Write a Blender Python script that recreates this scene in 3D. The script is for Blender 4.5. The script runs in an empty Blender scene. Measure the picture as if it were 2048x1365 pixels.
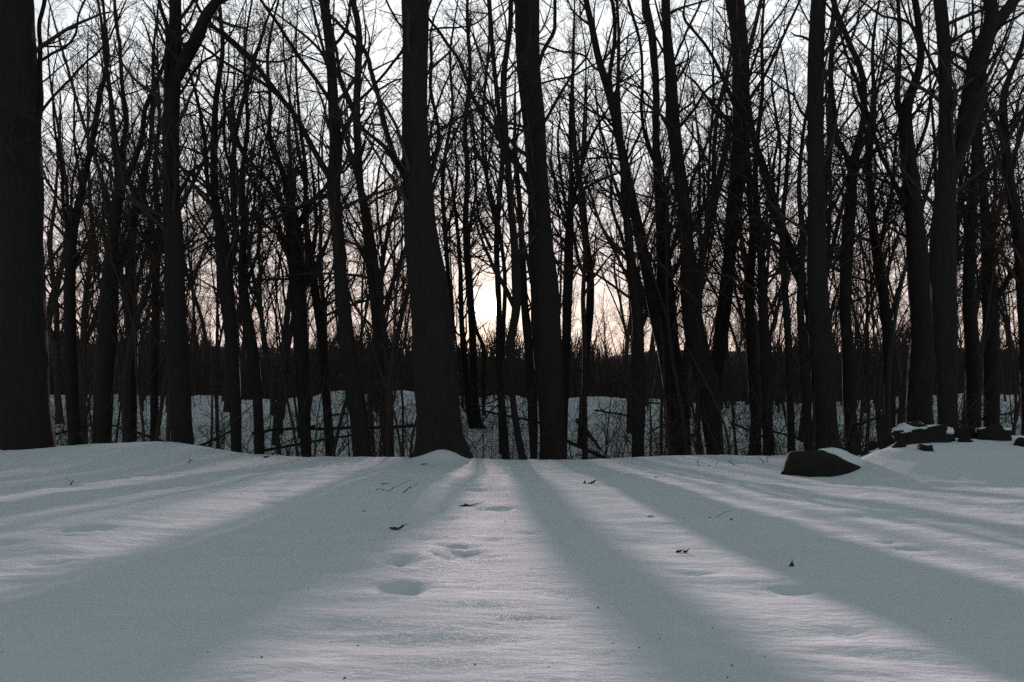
import bpy, math
import numpy as np
from mathutils import Vector

# ------------------------------------------------------------------ camera, sky, sun, exposure
sc = bpy.context.scene
col = sc.collection
F = 1593.0                 # focal length in photo pixels (28 mm on a 36 mm sensor)
CAMH = 0.5                 # camera height over the snow
HOR = 870.0                # photo row of the horizon

cam_d = bpy.data.cameras.new('camera')
cam_d.sensor_width = 36.0
cam_d.lens = F / 2048 * 36.0
cam_d.shift_y = (HOR - 682.5) / 2048
cam_d.clip_start = 0.05
cam_d.clip_end = 5000
cam = bpy.data.objects.new('camera', cam_d)
cam.location = (0, 0, CAMH)
cam.rotation_euler = (math.radians(90), 0, 0)
col.objects.link(cam)
sc.camera = cam

SUN_AZ = math.atan((975 - 1024) / F)                       # from +Y, negative = left
SUN_EL = math.atan((HOR - 612) / F * math.cos(SUN_AZ))
sun_dir = Vector((math.sin(SUN_AZ) * math.cos(SUN_EL), math.cos(SUN_AZ) * math.cos(SUN_EL), math.sin(SUN_EL)))

world = bpy.data.worlds.new('World')
sc.world = world
world.use_nodes = True
wn, wl = world.node_tree.nodes, world.node_tree.links
wn.clear()
w_out = wn.new('ShaderNodeOutputWorld')
w_bg = wn.new('ShaderNodeBackground')
w_sky = wn.new('ShaderNodeTexSky')
w_sky.sky_type = 'NISHITA'
w_sky.sun_disc = False
w_sky.sun_elevation = SUN_EL
w_sky.sun_rotation = SUN_AZ
w_sky.air_density = 1.0
w_sky.dust_density = 2.5
w_sky.ozone_density = 1.0
SKY_STRENGTH = 0.073
VEIL, VEIL_SOFT, VEIL_TOP = 2.0, 40.0, 8.6
COOL, WARM = (0.985, 1.02, 1.05, 1), (1.13, 0.85, 0.74, 1)
w_bg.inputs['Strength'].default_value = SKY_STRENGTH
# thin high cloud veiling the blue: a pale share of the sky's own light
w_tc = wn.new('ShaderNodeTexCoord')
w_map = wn.new('ShaderNodeMapping'); w_map.inputs['Scale'].default_value = (1.0, 1.0, 2.6)
w_noise = wn.new('ShaderNodeTexNoise'); w_noise.inputs['Scale'].default_value = 2.6; w_noise.inputs['Detail'].default_value = 4
w_ramp = wn.new('ShaderNodeMapRange')
w_ramp.inputs['From Min'].default_value = 0.36; w_ramp.inputs['From Max'].default_value = 0.62
w_ramp.inputs['To Min'].default_value = 0.955; w_ramp.inputs['To Max'].default_value = 0.995
w_bw = wn.new('ShaderNodeRGBToBW')
w_tint = wn.new('ShaderNodeMix'); w_tint.data_type = 'RGBA'; w_tint.blend_type = 'MULTIPLY'
w_tint.inputs['Factor'].default_value = 1.0
w_mix = wn.new('ShaderNodeMix'); w_mix.data_type = 'RGBA'
wl.new(w_tc.outputs['Generated'], w_map.inputs['Vector'])
wl.new(w_map.outputs['Vector'], w_noise.inputs['Vector'])
wl.new(w_noise.outputs['Fac'], w_ramp.inputs['Value'])
wl.new(w_sky.outputs['Color'], w_bw.inputs['Color'])
# the veil evens the sky out: brighter away from the sun, softer towards it; warm low on the sunward side
w_pre = wn.new('ShaderNodeMath'); w_pre.operation = 'MULTIPLY_ADD'; w_pre.inputs[1].default_value = 1 / VEIL_SOFT; w_pre.inputs[2].default_value = 1.0
w_div = wn.new('ShaderNodeMath'); w_div.operation = 'DIVIDE'
w_post = wn.new('ShaderNodeMath'); w_post.operation = 'MULTIPLY'; w_post.inputs[1].default_value = VEIL
wl.new(w_bw.outputs['Val'], w_pre.inputs[0]); wl.new(w_bw.outputs['Val'], w_div.inputs[0]); wl.new(w_pre.outputs[0], w_div.inputs[1])
wl.new(w_div.outputs[0], w_post.inputs[0])
w_cap = wn.new('ShaderNodeMath'); w_cap.operation = 'SMOOTH_MIN'; w_cap.inputs[1].default_value = VEIL_TOP; w_cap.inputs[2].default_value = 1.5
wl.new(w_post.outputs[0], w_cap.inputs[0]); wl.new(w_cap.outputs[0], w_tint.inputs['A'])
w_sep = wn.new('ShaderNodeSeparateXYZ'); wl.new(w_tc.outputs['Generated'], w_sep.inputs[0])
w_low = wn.new('ShaderNodeMapRange'); w_low.interpolation_type = 'SMOOTHSTEP'
w_low.inputs['From Min'].default_value = 0.40; w_low.inputs['From Max'].default_value = 0.03
wl.new(w_sep.outputs['Z'], w_low.inputs['Value'])
w_sunw = wn.new('ShaderNodeMapRange'); w_sunw.interpolation_type = 'SMOOTHSTEP'
w_sunw.inputs['From Min'].default_value = 0.0; w_sunw.inputs['From Max'].default_value = 0.9
wl.new(w_sep.outputs['Y'], w_sunw.inputs['Value'])
w_f = wn.new('ShaderNodeMath'); w_f.operation = 'MULTIPLY'
wl.new(w_low.outputs['Result'], w_f.inputs[0]); wl.new(w_sunw.outputs['Result'], w_f.inputs[1])
w_tm = wn.new('ShaderNodeMix'); w_tm.data_type = 'RGBA'
w_tm.inputs['A'].default_value = COOL; w_tm.inputs['B'].default_value = WARM
wl.new(w_f.outputs[0], w_tm.inputs['Factor']); wl.new(w_tm.outputs['Result'], w_tint.inputs['B'])
wl.new(w_ramp.outputs['Result'], w_mix.inputs['Factor'])
wl.new(w_sky.outputs['Color'], w_mix.inputs['A'])
wl.new(w_tint.outputs['Result'], w_mix.inputs['B'])
# the sun itself with its aureole in the thin cloud
w_dot = wn.new('ShaderNodeVectorMath'); w_dot.operation = 'DOT_PRODUCT'
w_dot.inputs[1].default_value = sun_dir
wl.new(w_tc.outputs['Generated'], w_dot.inputs[0])
def w_step(lo_deg, hi_deg, power, colour):
    mr = wn.new('ShaderNodeMapRange'); mr.interpolation_type = 'SMOOTHSTEP'
    mr.inputs['From Min'].default_value = math.cos(math.radians(hi_deg))
    mr.inputs['From Max'].default_value = math.cos(math.radians(lo_deg))
    mr.inputs['To Min'].default_value = 0.0; mr.inputs['To Max'].default_value = power
    wl.new(w_dot.outputs['Value'], mr.inputs['Value'])
    sc_ = wn.new('ShaderNodeVectorMath'); sc_.operation = 'SCALE'
    sc_.inputs[0].default_value = colour
    wl.new(mr.outputs['Result'], sc_.inputs['Scale'])
    return sc_.outputs['Vector']
def w_add(a, b):
    ad = wn.new('ShaderNodeVectorMath'); ad.operation = 'ADD'
    wl.new(a, ad.inputs[0]); wl.new(b, ad.inputs[1])
    return ad.outputs['Vector']
tot = w_mix.outputs['Result']
tot = w_add(tot, w_step(0.62, 0.98, 200.0, (1.0, 0.95, 0.86)))
tot = w_add(tot, w_step(0.7, 1.7, 2.5, (1.0, 0.86, 0.70)))
tot = w_add(tot, w_step(0.8, 5.0, 0.8, (1.0, 0.72, 0.45)))
wl.new(tot, w_bg.inputs['Color'])
wl.new(w_bg.outputs['Background'], w_out.inputs['Surface'])

sun_l = bpy.data.lights.new('sun', 'SUN')
sun_l.energy = 3.9
sun_l.angle = math.radians(0.5)
sun_l.color = (1.0, 0.66, 0.69)
sun_o = bpy.data.objects.new('sun', sun_l)
sun_o.rotation_euler = (-sun_dir).to_track_quat('-Z', 'Y').to_euler()
sun_o.location = (0, 0, 60)
col.objects.link(sun_o)

sc.view_settings.view_transform = 'Standard'
sc.view_settings.look = 'None'
sc.view_settings.exposure = 0.75
sc.view_settings.gamma = 1.0
sc.view_settings.use_curve_mapping = False
sc.cycles.max_bounces = 3
sc.cycles.diffuse_bounces = 2
sc.cycles.adaptive_threshold = 0.02
sc.cycles.use_denoising = False
sc.cycles.filter_width = 1.5

RNG = np.random.default_rng(11)

# ------------------------------------------------------------------ helpers
def U(px, py, Y):
    """a photo point at depth Y, in metres"""
    return np.array(((px - 1024) / F * Y, Y, CAMH + (HOR - py) / F * Y))

def tag(o, label=None, cat=None, group=None, kind=None):
    if label: o['label'] = label
    if cat: o['category'] = cat
    if group: o['group'] = group
    if kind: o['kind'] = kind
    return o

def empty(name, loc):
    o = bpy.data.objects.new(name, None)
    o.location = loc
    o.empty_display_size = 0.2
    col.objects.link(o)
    return o

def mesh_np(name, V, Q, smooth=True):
    """V (n,3), Q list of (m,k) face index arrays"""
    me = bpy.data.meshes.new(name)
    V = np.ascontiguousarray(V, dtype=np.float32)
    Q = [np.asarray(q, dtype=np.int32) for q in Q if len(q)]
    nl = sum(q.size for q in Q); nf = sum(len(q) for q in Q)
    me.vertices.add(len(V)); me.vertices.foreach_set('co', V.ravel())
    me.loops.add(nl); me.polygons.add(nf)
    me.loops.foreach_set('vertex_index', np.concatenate([q.ravel() for q in Q]))
    tot_ = np.concatenate([np.full(len(q), q.shape[1], dtype=np.int32) for q in Q])
    st = np.concatenate(([0], np.cumsum(tot_)[:-1])).astype(np.int32)
    me.polygons.foreach_set('loop_start', st)
    me.polygons.foreach_set('use_smooth', np.full(nf, smooth, dtype=bool))
    me.update(calc_edges=True)
    return me

def link(name, me, mat, parent=None, loc=None):
    o = bpy.data.objects.new(name, me)
    if mat and not me.materials: me.materials.append(mat)
    if parent:
        o.parent = parent
        if name in ('twigs', 'crown', 'branches', 'side_branches', 'shoot'): o['kind'] = 'stuff'
    if loc is not None: o.location = loc
    col.objects.link(o)
    return o

# value noise
_lat = np.random.default_rng(5).random((256, 256))
def vnoise(x, y):
    xi = np.floor(x).astype(int); yi = np.floor(y).astype(int)
    fx = x - xi; fy = y - yi
    fx = fx * fx * fx * (fx * (fx * 6 - 15) + 10); fy = fy * fy * fy * (fy * (fy * 6 - 15) + 10)
    a = _lat[xi & 255, yi & 255]; b = _lat[(xi + 1) & 255, yi & 255]
    c = _lat[xi & 255, (yi + 1) & 255]; d = _lat[(xi + 1) & 255, (yi + 1) & 255]
    return (a * (1 - fx) + b * fx) * (1 - fy) + (c * (1 - fx) + d * fx) * fy - 0.5
def fbm(x, y, octs=4, gain=0.5):
    s = 0; a = 1
    for k in range(octs):
        s = s + a * vnoise(x + 17.3 * k, y + 9.7 * k); a *= gain; x = x * 2.03; y = y * 2.03
    return s
def sm(a, b, x):
    t = np.clip((x - a) / (b - a), 0, 1)
    return t * t * (3 - 2 * t)

# ------------------------------------------------------------------ materials
def new_mat(name):
    m = bpy.data.materials.new(name); m.use_nodes = True
    nt = m.node_tree
    return m, nt.nodes, nt.links, nt.nodes['Principled BSDF']

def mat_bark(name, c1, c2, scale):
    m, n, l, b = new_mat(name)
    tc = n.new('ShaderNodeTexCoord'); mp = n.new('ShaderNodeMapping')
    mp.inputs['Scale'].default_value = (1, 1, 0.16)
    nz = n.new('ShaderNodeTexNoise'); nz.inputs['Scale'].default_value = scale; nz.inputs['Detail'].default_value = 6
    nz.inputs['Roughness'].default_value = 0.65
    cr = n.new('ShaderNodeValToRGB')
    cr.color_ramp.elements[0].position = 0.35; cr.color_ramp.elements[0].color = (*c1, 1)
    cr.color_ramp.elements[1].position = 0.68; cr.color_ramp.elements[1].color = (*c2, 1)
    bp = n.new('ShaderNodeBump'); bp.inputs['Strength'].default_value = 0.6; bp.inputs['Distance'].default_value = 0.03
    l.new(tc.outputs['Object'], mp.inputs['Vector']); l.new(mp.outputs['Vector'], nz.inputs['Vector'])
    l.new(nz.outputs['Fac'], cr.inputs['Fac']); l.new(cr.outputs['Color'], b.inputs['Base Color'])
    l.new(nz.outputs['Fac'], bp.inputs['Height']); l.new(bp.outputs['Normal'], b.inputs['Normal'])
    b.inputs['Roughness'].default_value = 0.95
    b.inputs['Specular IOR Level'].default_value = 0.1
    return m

def mat_fine(name, c1, c2, scale):
    m, n, l, b = new_mat(name)
    tc = n.new('ShaderNodeTexCoord')
    nz = n.new('ShaderNodeTexNoise'); nz.inputs['Scale'].default_value = scale; nz.inputs['Detail'].default_value = 0
    mx = n.new('ShaderNodeMix'); mx.data_type = 'RGBA'
    mx.inputs['A'].default_value = (*c1, 1); mx.inputs['B'].default_value = (*c2, 1)
    l.new(tc.outputs['Object'], nz.inputs['Vector']); l.new(nz.outputs['Fac'], mx.inputs['Factor'])
    df = n.new('ShaderNodeBsdfDiffuse'); l.new(mx.outputs['Result'], df.inputs['Color'])
    n.remove(b); l.new(df.outputs['BSDF'], n['Material Output'].inputs['Surface'])
    return m

def mat_plain(name, c1, c2, scale, rough=0.9, bump=0.3, dist=0.02, spec=0.2):
    m, n, l, b = new_mat(name)
    tc = n.new('ShaderNodeTexCoord')
    nz = n.new('ShaderNodeTexNoise'); nz.inputs['Scale'].default_value = scale; nz.inputs['Detail'].default_value = 6
    mx = n.new('ShaderNodeMix'); mx.data_type = 'RGBA'
    mx.inputs['A'].default_value = (*c1, 1); mx.inputs['B'].default_value = (*c2, 1)
    bp = n.new('ShaderNodeBump'); bp.inputs['Strength'].default_value = bump; bp.inputs['Distance'].default_value = dist
    l.new(tc.outputs['Object'], nz.inputs['Vector']); l.new(nz.outputs['Fac'], mx.inputs['Factor'])
    l.new(mx.outputs['Result'], b.inputs['Base Color'])
    l.new(nz.outputs['Fac'], bp.inputs['Height']); l.new(bp.outputs['Normal'], b.inputs['Normal'])
    b.inputs['Roughness'].default_value = rough
    b.inputs['Specular IOR Level'].default_value = spec
    return m

def mat_snow():
    m, n, l, b = new_mat('snow')
    tc = n.new('ShaderNodeTexCoord')
    big = n.new('ShaderNodeTexNoise'); big.inputs['Scale'].default_value = 1.3; big.inputs['Detail'].default_value = 5
    mx = n.new('ShaderNodeMix'); mx.data_type = 'RGBA'
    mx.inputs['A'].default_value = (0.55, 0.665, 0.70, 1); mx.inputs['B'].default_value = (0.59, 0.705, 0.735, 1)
    l.new(tc.outputs['Object'], big.inputs['Vector']); l.new(big.outputs['Fac'], mx.inputs['Factor'])
    n.remove(b); b = n.new('ShaderNodeBsdfDiffuse')
    l.new(mx.outputs['Result'], b.inputs['Color'])
    # granular crust: grains of a few millimetres and wind ripples of a few centimetres
    g1 = n.new('ShaderNodeTexNoise'); g1.inputs['Scale'].default_value = 230; g1.inputs['Detail'].default_value = 2
    mp = n.new('ShaderNodeMapping'); mp.inputs['Scale'].default_value = (1, 1.7, 1)
    g2 = n.new('ShaderNodeTexNoise'); g2.inputs['Scale'].default_value = 14; g2.inputs['Detail'].default_value = 5
    l.new(tc.outputs['Object'], g1.inputs['Vector']); l.new(tc.outputs['Object'], mp.inputs['Vector'])
    l.new(mp.outputs['Vector'], g2.inputs['Vector'])
    b2 = n.new('ShaderNodeBump'); b2.inputs["Strength"].default_value = 0.5; b2.inputs['Distance'].default_value = 0.015
    l.new(g2.outputs['Fac'], b2.inputs['Height'])
    b1 = n.new('ShaderNodeBump'); b1.inputs['Strength'].default_value = 0.3; b1.inputs['Distance'].default_value = 0.0035
    l.new(g1.outputs['Fac'], b1.inputs['Height']); l.new(b2.outputs['Normal'], b1.inputs['Normal'])
    l.new(b1.outputs['Normal'], b.inputs['Normal'])
    # ice crystals: each facet a small mirror with a tilt of its own
    vo = n.new('ShaderNodeTexVoronoi'); vo.inputs['Scale'].default_value = 260
    l.new(tc.outputs['Object'], vo.inputs['Vector'])
    sub = n.new('ShaderNodeVectorMath'); sub.operation = 'SUBTRACT'; sub.inputs[1].default_value = (0.5, 0.5, 0.5)
    l.new(vo.outputs['Color'], sub.inputs[0])
    scl = n.new('ShaderNodeVectorMath'); scl.operation = 'SCALE'; scl.inputs['Scale'].default_value = 1.7
    l.new(sub.outputs['Vector'], scl.inputs[0])
    geo = n.new('ShaderNodeNewGeometry')
    add = n.new('ShaderNodeVectorMath'); add.operation = 'ADD'
    l.new(scl.outputs['Vector'], add.inputs[0]); l.new(geo.outputs['Normal'], add.inputs[1])
    nrm = n.new('ShaderNodeVectorMath'); nrm.operation = 'NORMALIZE'
    l.new(add.outputs['Vector'], nrm.inputs[0])
    gl = n.new('ShaderNodeBsdfGlossy'); gl.inputs['Roughness'].default_value = 0.3
    gl.inputs['Color'].default_value = (0.9, 0.9, 0.9, 1)
    l.new(nrm.outputs['Vector'], gl.inputs['Normal'])
    ms = n.new('ShaderNodeMixShader'); ms.inputs['Fac'].default_value = 0.0016
    out = n['Material Output']
    l.new(b.outputs['BSDF'], ms.inputs[1]); l.new(gl.outputs['BSDF'], ms.inputs[2])
    l.new(ms.outputs['Shader'], out.inputs['Surface'])
    return m

SNOW = mat_snow()
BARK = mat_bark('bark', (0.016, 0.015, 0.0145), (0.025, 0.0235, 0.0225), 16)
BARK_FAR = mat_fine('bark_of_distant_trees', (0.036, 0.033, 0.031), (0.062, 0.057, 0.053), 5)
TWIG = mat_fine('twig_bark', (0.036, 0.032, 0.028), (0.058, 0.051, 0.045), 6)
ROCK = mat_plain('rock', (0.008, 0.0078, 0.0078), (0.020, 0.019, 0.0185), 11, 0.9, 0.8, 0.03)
WOOD_GLOOM = mat_plain('wood_gloom_floor', (0.024, 0.020, 0.017), (0.050, 0.041, 0.035), 1.2, 0.95, 0.8, 0.2, 0.05)  # dark ground colour stands in for the far wood's own darkness
LEAF = mat_plain('withered_leaf', (0.045, 0.028, 0.017), (0.11, 0.066, 0.038), 40, 0.8, 0.4, 0.002)
WALLP = mat_plain('pale_clapboard', (0.36, 0.30, 0.28), (0.44, 0.37, 0.35), 3, 0.8, 0.1)
WOODO = mat_plain('orange_wood', (0.45, 0.20, 0.08), (0.60, 0.28, 0.12), 5, 0.7, 0.1)
ROOFM = mat_plain('dark_shingles', (0.03, 0.03, 0.03), (0.06, 0.055, 0.055), 5, 0.9, 0.2)
GLASS = mat_plain('dark_glass', (0.02, 0.02, 0.025), (0.03, 0.03, 0.035), 2, 0.1, 0.0, 0.01, 0.5)

# ------------------------------------------------------------------ the ground
def pit_at(px, py, wpx, hpx, depth):
    Y = CAMH * F / (py - HOR)
    return ((px - 1024) / F * Y, Y, wpx / F * Y / 2, max(hpx * Y * Y / (CAMH * F) / 2, wpx / F * Y / 2 * 0.75), depth)
PITS = [pit_at(*a) for a in (
    (812, 1144, 84, 28, .050), (690, 1108, 140, 30, .040), (545, 1150, 125, 46, .045), (800, 1096, 120, 20, .045),
    (935, 1079, 92, 20, .045), (882, 1090, 50, 10, .025), (845, 1047, 80, 13, .035), (915, 1062, 80, 9, .028),
    (745, 1076, 90, 10, .022), (938, 1130, 60, 12, .012), (975, 1050, 90, 12, .018), (930, 967, 84, 6, .05), (925, 958, 60, 4, .04),
    (880, 996, 56, 6, .032), (975, 998, 66, 6, .035), (890, 1012, 60, 6, .022), (870, 1004, 40, 4, .02),
    (172, 1046, 72, 11, .060), (1590, 1134, 95, 12, .028), (1395, 1108, 90, 6, .02), (545, 995, 50, 4, .035),
    (555, 986, 50, 3, .03), (1065, 1038, 70, 7, .012), (1130, 1150, 150, 14, .012), (960, 1185, 160, 18, .012),
    (1240, 1165, 120, 12, .010), (860, 1260, 200, 30, .010), (1420, 1240, 200, 24, .010), (640, 1225, 170, 22, .010),
    (1700, 1220, 120, 16, .014), (1180, 1105, 80, 8, .010), (300, 945, 200, 5, .03), (120, 967, 130, 4, .03), (60, 945, 120, 5, .03),
    (135, 913, 60, 4, .05), (230, 917, 50, 4, .04), (1085, 1220, 260, 26, .010), (1340, 1180, 140, 12, .010), (470, 1050, 70, 5, .012),
    (1760, 1060, 80, 6, .02), (1830, 1072, 60, 5, .02), (1440, 1030, 60, 5, .014), (300, 1085, 90, 8, .014), (90, 1100, 90, 10, .02))]
CREST = 17.0
TREE5 = U(882, 905, 16.2)
BOULD = U(1655, 950, 10.9)

def gz(x, y, fine=True):
    x = np.asarray(x, float); y = np.asarray(y, float)
    z = -0.05 + 0.05 * sm(7, 16, y) + 0 * x
    crest = CREST + 1.6 * vnoise(x * 0.21 + 40, y * 0 + 3.3) - 0.8 * sm(-5, -9, x)
    # hollow behind the crest, then the far bank
    z = z - 1.35 * sm(crest, crest + 8.5, y)
    bank = 52 + 22 * fbm(x * 0.045 + 7, y * 0 + 1.1, 2)
    z = z + 4.15 * sm(26, 1.0, 0) * 0 + 4.15 * np.clip((y - 27) / (bank - 27), 0, 1) ** 1.15
    z = z - 0.9 * sm(bank, bank + 30, y)
    hol = sm(20, 34, y)
    z = z + hol * (0.95 * fbm(x * 0.16, y * 0.16, 3) + 0.12 * fbm(x * 0.9, y * 0.9, 3))
    # mound on the left, drift against the stones on the right
    z = z + 0.13 * np.exp(-((x + 6.3) / 1.7) ** 2 - ((y - 14.6) / 1.8) ** 2) + 0.26 * sm(-4.6, -6.6, x) * np.exp(-((y - 14.6) / 2.6) ** 2)
    z = z + 0.44 * sm(-0.55, 0.75, x - 0.45 * y) * sm(8.2, 12.0, y) * (1 - 0.75 * sm(14.5, 18, y))
    # snow banked round the great trunk in the middle, and against the boulder
    z = z + 0.20 * np.exp(-((x - TREE5[0] - .08) / 0.42) ** 2 - ((y - TREE5[1] + .55) / 0.45) ** 2) + 0.05 * np.exp(-((x - TREE5[0]) / 0.9) ** 2 - ((y - TREE5[1]) / 0.9) ** 2)
    z = z + 0.12 * np.exp(-((x - BOULD[0] - 0.72) / 0.42) ** 2 - ((y - BOULD[1] - 0.25) / 0.55) ** 2)
    near = 1 - sm(19, 26, y)
    z = z + near * (0.10 * fbm(x * 0.22 + 3, y * 0.22, 2) + 0.035 * fbm(x * 0.8, y * 0.7, 3))
    if fine:
        # wind ripples and crust
        wob = 0.6 * fbm(x * 0.7, y * 0.7, 2)
        amp = 0.55 + 0.9 * np.clip(fbm(x * 0.35 + 9, y * 0.35, 2) + 0.3, 0, 1)
        z = z + near * amp * (0.024 * fbm(x * 2.3 + wob, y * 3.4, 3) + 0.010 * fbm(x * 6.0, y * 9.0, 3))
    for (cx, cy, rx, ry, d) in PITS:
        q = np.sqrt(((x - cx) / rx) ** 2 + ((y - cy) / ry) ** 2)
        ang = np.arctan2((y - cy) / ry, (x - cx) / rx)
        q = q * (1 + 0.12 * np.sin(ang * 2 + cx * 9) + 0.08 * np.sin(ang * 3 + cy * 5))
        q = q + 0.62 * fbm(x * 9 + cx, y * 5, 3)
        z = z - 0.78 * d * (1 - sm(0.1, 1.35, q)) + 0.12 * d * np.exp(-((q - 1.35) / 0.25) ** 2)
    return z

def g1(x, y):
    return float(gz(np.array([x]), np.array([y]), False)[0])

def build_ground():
    xs = np.concatenate((-np.geomspace(220, 13.2, 46), np.linspace(-13, 13, 390), np.geomspace(13.2, 220, 46)))
    ys = np.concatenate((np.linspace(-14, 0.6, 16), np.geomspace(0.7, 20, 350), np.linspace(20.3, 62, 90), np.geomspace(63, 600, 36)))
    # reach the horizon
    xs[0], xs[-1] = -1800, 1800
    ys = np.concatenate((ys, [1200, 2500])); ys[0] = -200
    X, Yg = np.meshgrid(xs, ys)
    Z = gz(X, Yg)
    V = np.stack((X, Yg, Z), -1).reshape(-1, 3)
    nx, ny = len(xs), len(ys)
    idx = np.arange(nx * ny).reshape(ny, nx)
    Q = np.stack((idx[:-1, :-1], idx[:-1, 1:], idx[1:, 1:], idx[1:, :-1]), -1).reshape(-1, 4)
    o = link('snow_ground', mesh_np('snow_ground', V, [Q]), SNOW)
    tag(o, 'pale blue snow field with footprints and a hollow beyond its edge', None, None, 'structure')
build_ground()

def ridge_z(x, y):
    top = 7.2 + 11.5 * sm(95, 190, y) + 2.5 * fbm(x * 0.02 + 3, y * 0.02, 3) + 2.0 * sm(-20, -60, x)
    return 1.2 + (top - 1.2) * sm(66, 112, y)
def build_ridge():  # added behind the far wood so the gaps between its trunks stay dark
    xs = np.linspace(-260, 260, 150); ys = np.concatenate((np.linspace(64, 130, 50), np.linspace(134, 330, 40)))
    X, Yg = np.meshgrid(xs, ys)
    Z = ridge_z(X, Yg) + 0.5 * fbm(X * 0.3, Yg * 0.3, 3)
    Z = Z - 30 * sm(250, 330, Yg)
    V = np.stack((X, Yg, Z), -1).reshape(-1, 3)
    nx, ny = len(xs), len(ys); idx = np.arange(nx * ny).reshape(ny, nx)
    Q = np.stack((idx[:-1, :-1], idx[:-1, 1:], idx[1:, 1:], idx[1:, :-1]), -1).reshape(-1, 4)
    tag(link('hill', mesh_np('hill', V, [Q]), WOOD_GLOOM), 'dark wooded hill behind the far snow bank', None, None, 'structure')
build_ridge()

def gz_any(x, y):
    a = g1(x, y)
    return max(a, float(ridge_z(np.array([x]), np.array([y]))[0])) if y > 66 else a

# ------------------------------------------------------------------ branch geometry
def tubes(P, R, sides):
    """P (B,K,3) centre lines, R (B,K) radii -> verts, quads"""
    B, K, _ = P.shape
    T = np.empty_like(P)
    T[:, 1:-1] = P[:, 2:] - P[:, :-2]; T[:, 0] = P[:, 1] - P[:, 0]; T[:, -1] = P[:, -1] - P[:, -2]
    T /= np.linalg.norm(T, axis=2, keepdims=True) + 1e-9
    m = np.abs(T.mean(1))
    ref = np.zeros((B, 3)); ref[np.arange(B), np.argmin(m, 1)] = 1
    A = np.cross(T, ref[:, None, :]); A /= np.linalg.norm(A, axis=2, keepdims=True) + 1e-9
    Bv = np.cross(T, A)
    th = np.arange(sides) / sides * 2 * math.pi
    V = P[:, :, None, :] + R[:, :, None, None] * (np.cos(th)[None, None, :, None] * A[:, :, None, :] + np.sin(th)[None, None, :, None] * Bv[:, :, None, :])
    idx = np.arange(B * K * sides).reshape(B, K, sides)
    nx = np.roll(idx, -1, axis=2)
    Q = np.stack((idx[:, :-1], nx[:, :-1], nx[:, 1:], idx[:, 1:]), -1).reshape(-1, 4)
    return V.reshape(-1, 3), Q

class Geo:
    def __init__(s): s.V = []; s.Q = []; s.n = 0
    def add(s, V, Q):
        s.V.append(V); s.Q.append(Q + s.n); s.n += len(V)
    def mesh(s, name): return mesh_np(name, np.concatenate(s.V), [np.concatenate(s.Q)])

def walk(rng, S, D, L, K, wig, up):
    """grow branches: starts S (B,3), directions D, lengths L -> (B,K+1,3)"""
    B = len(S)
    P = np.empty((B, K + 1, 3)); P[:, 0] = S
    D = D / (np.linalg.norm(D, axis=1, keepdims=True) + 1e-9)
    bend = rng.normal(0, wig, (B, 3))
    for k in range(K):
        bend = 0.55 * bend + rng.normal(0, wig, (B, 3))
        D = D + bend; D[:, 2] += up
        D /= np.linalg.norm(D, axis=1, keepdims=True) + 1e-9
        P[:, k + 1] = P[:, k] + D * (L / K)[:, None]
    return P

def sprout(rng, P, R, n, t0, t1, ang, lscale, rscale, PL):
    """children on parents P (B,K,3): returns starts, dirs, lengths, radii"""
    B, K, _ = P.shape
    t = t0 + (t1 - t0) * (np.arange(n)[None, :] + rng.random((B, n))) / n
    f = t * (K - 1); i = np.minimum(f.astype(int), K - 2); u = (f - i)[..., None]
    b = np.arange(B)[:, None]
    S = P[b, i] * (1 - u) + P[b, i + 1] * u
    T = P[b, i + 1] - P[b, i]; T /= np.linalg.norm(T, axis=2, keepdims=True) + 1e-9
    r = R[b, i] * (1 - u[..., 0]) + R[b, i + 1] * u[..., 0]
    rv = rng.normal(size=T.shape); side = np.cross(T, rv); side /= np.linalg.norm(side, axis=2, keepdims=True) + 1e-9
    a = np.radians(ang[0] + (ang[1] - ang[0]) * rng.random((B, n)))[..., None]
    D = T * np.cos(a) + side * np.sin(a)
    L = PL[:, None] * lscale * (1.15 - 0.75 * (t - t0) / max(t1 - t0, 1e-6)) * (0.6 + 0.8 * rng.random((B, n)))
    return S.reshape(-1, 3), D.reshape(-1, 3), L.ravel(), (r * rscale).ravel()

def taper(r0, K, end=0.25, minr=0.003):
    s = np.linspace(1, end, K)
    return np.maximum(r0[:, None] * s[None, :], minr)

def crown_from(rng, geo, P, R, PL, levels, minr):
    """levels: list of dicts n,t0,t1,ang,ls,rs,K,wig,up,sides"""
    for lv in levels:
        S, D, L, r = sprout(rng, P, R, lv['n'], lv['t0'], lv['t1'], lv['ang'], lv['ls'], lv['rs'], PL)
        keep = L > 0.12
        S, D, L, r = S[keep], D[keep], L[keep], np.clip(r[keep], minr, lv.get('rmax', 1))
        if not len(S): return
        P = walk(rng, S, D, L, lv['K'], lv['wig'], lv['up'])
        R = taper(r, lv['K'] + 1, 0.3, minr)
        PL = L
        geo.add(*tubes(P, R, lv['sides']))

def resample(pts, rad, step):
    """smooth a rough polyline: Catmull-Rom, even steps"""
    pts = np.asarray(pts, float); rad = np.asarray(rad, float)
    n = len(pts)
    p = np.vstack((2 * pts[0] - pts[1], pts, 2 * pts[-1] - pts[-2]))
    out = []; ro = []
    for i in range(n - 1):
        L = np.linalg.norm(pts[i + 1] - pts[i]); k = max(2, int(L / step))
        t = np.arange(k)[:, None] / k
        a, b, c, d = p[i], p[i + 1], p[i + 2], p[i + 3]
        out.append(0.5 * (2 * b + (c - a) * t + (2 * a - 5 * b + 4 * c - d) * t ** 2 + (3 * b - a - 3 * c + d) * t ** 3))
        ro.append(rad[i] * (1 - t[:, 0]) + rad[i + 1] * t[:, 0])
    out.append(pts[-1:]); ro.append(rad[-1:])
    return np.concatenate(out), np.concatenate(ro)

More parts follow.
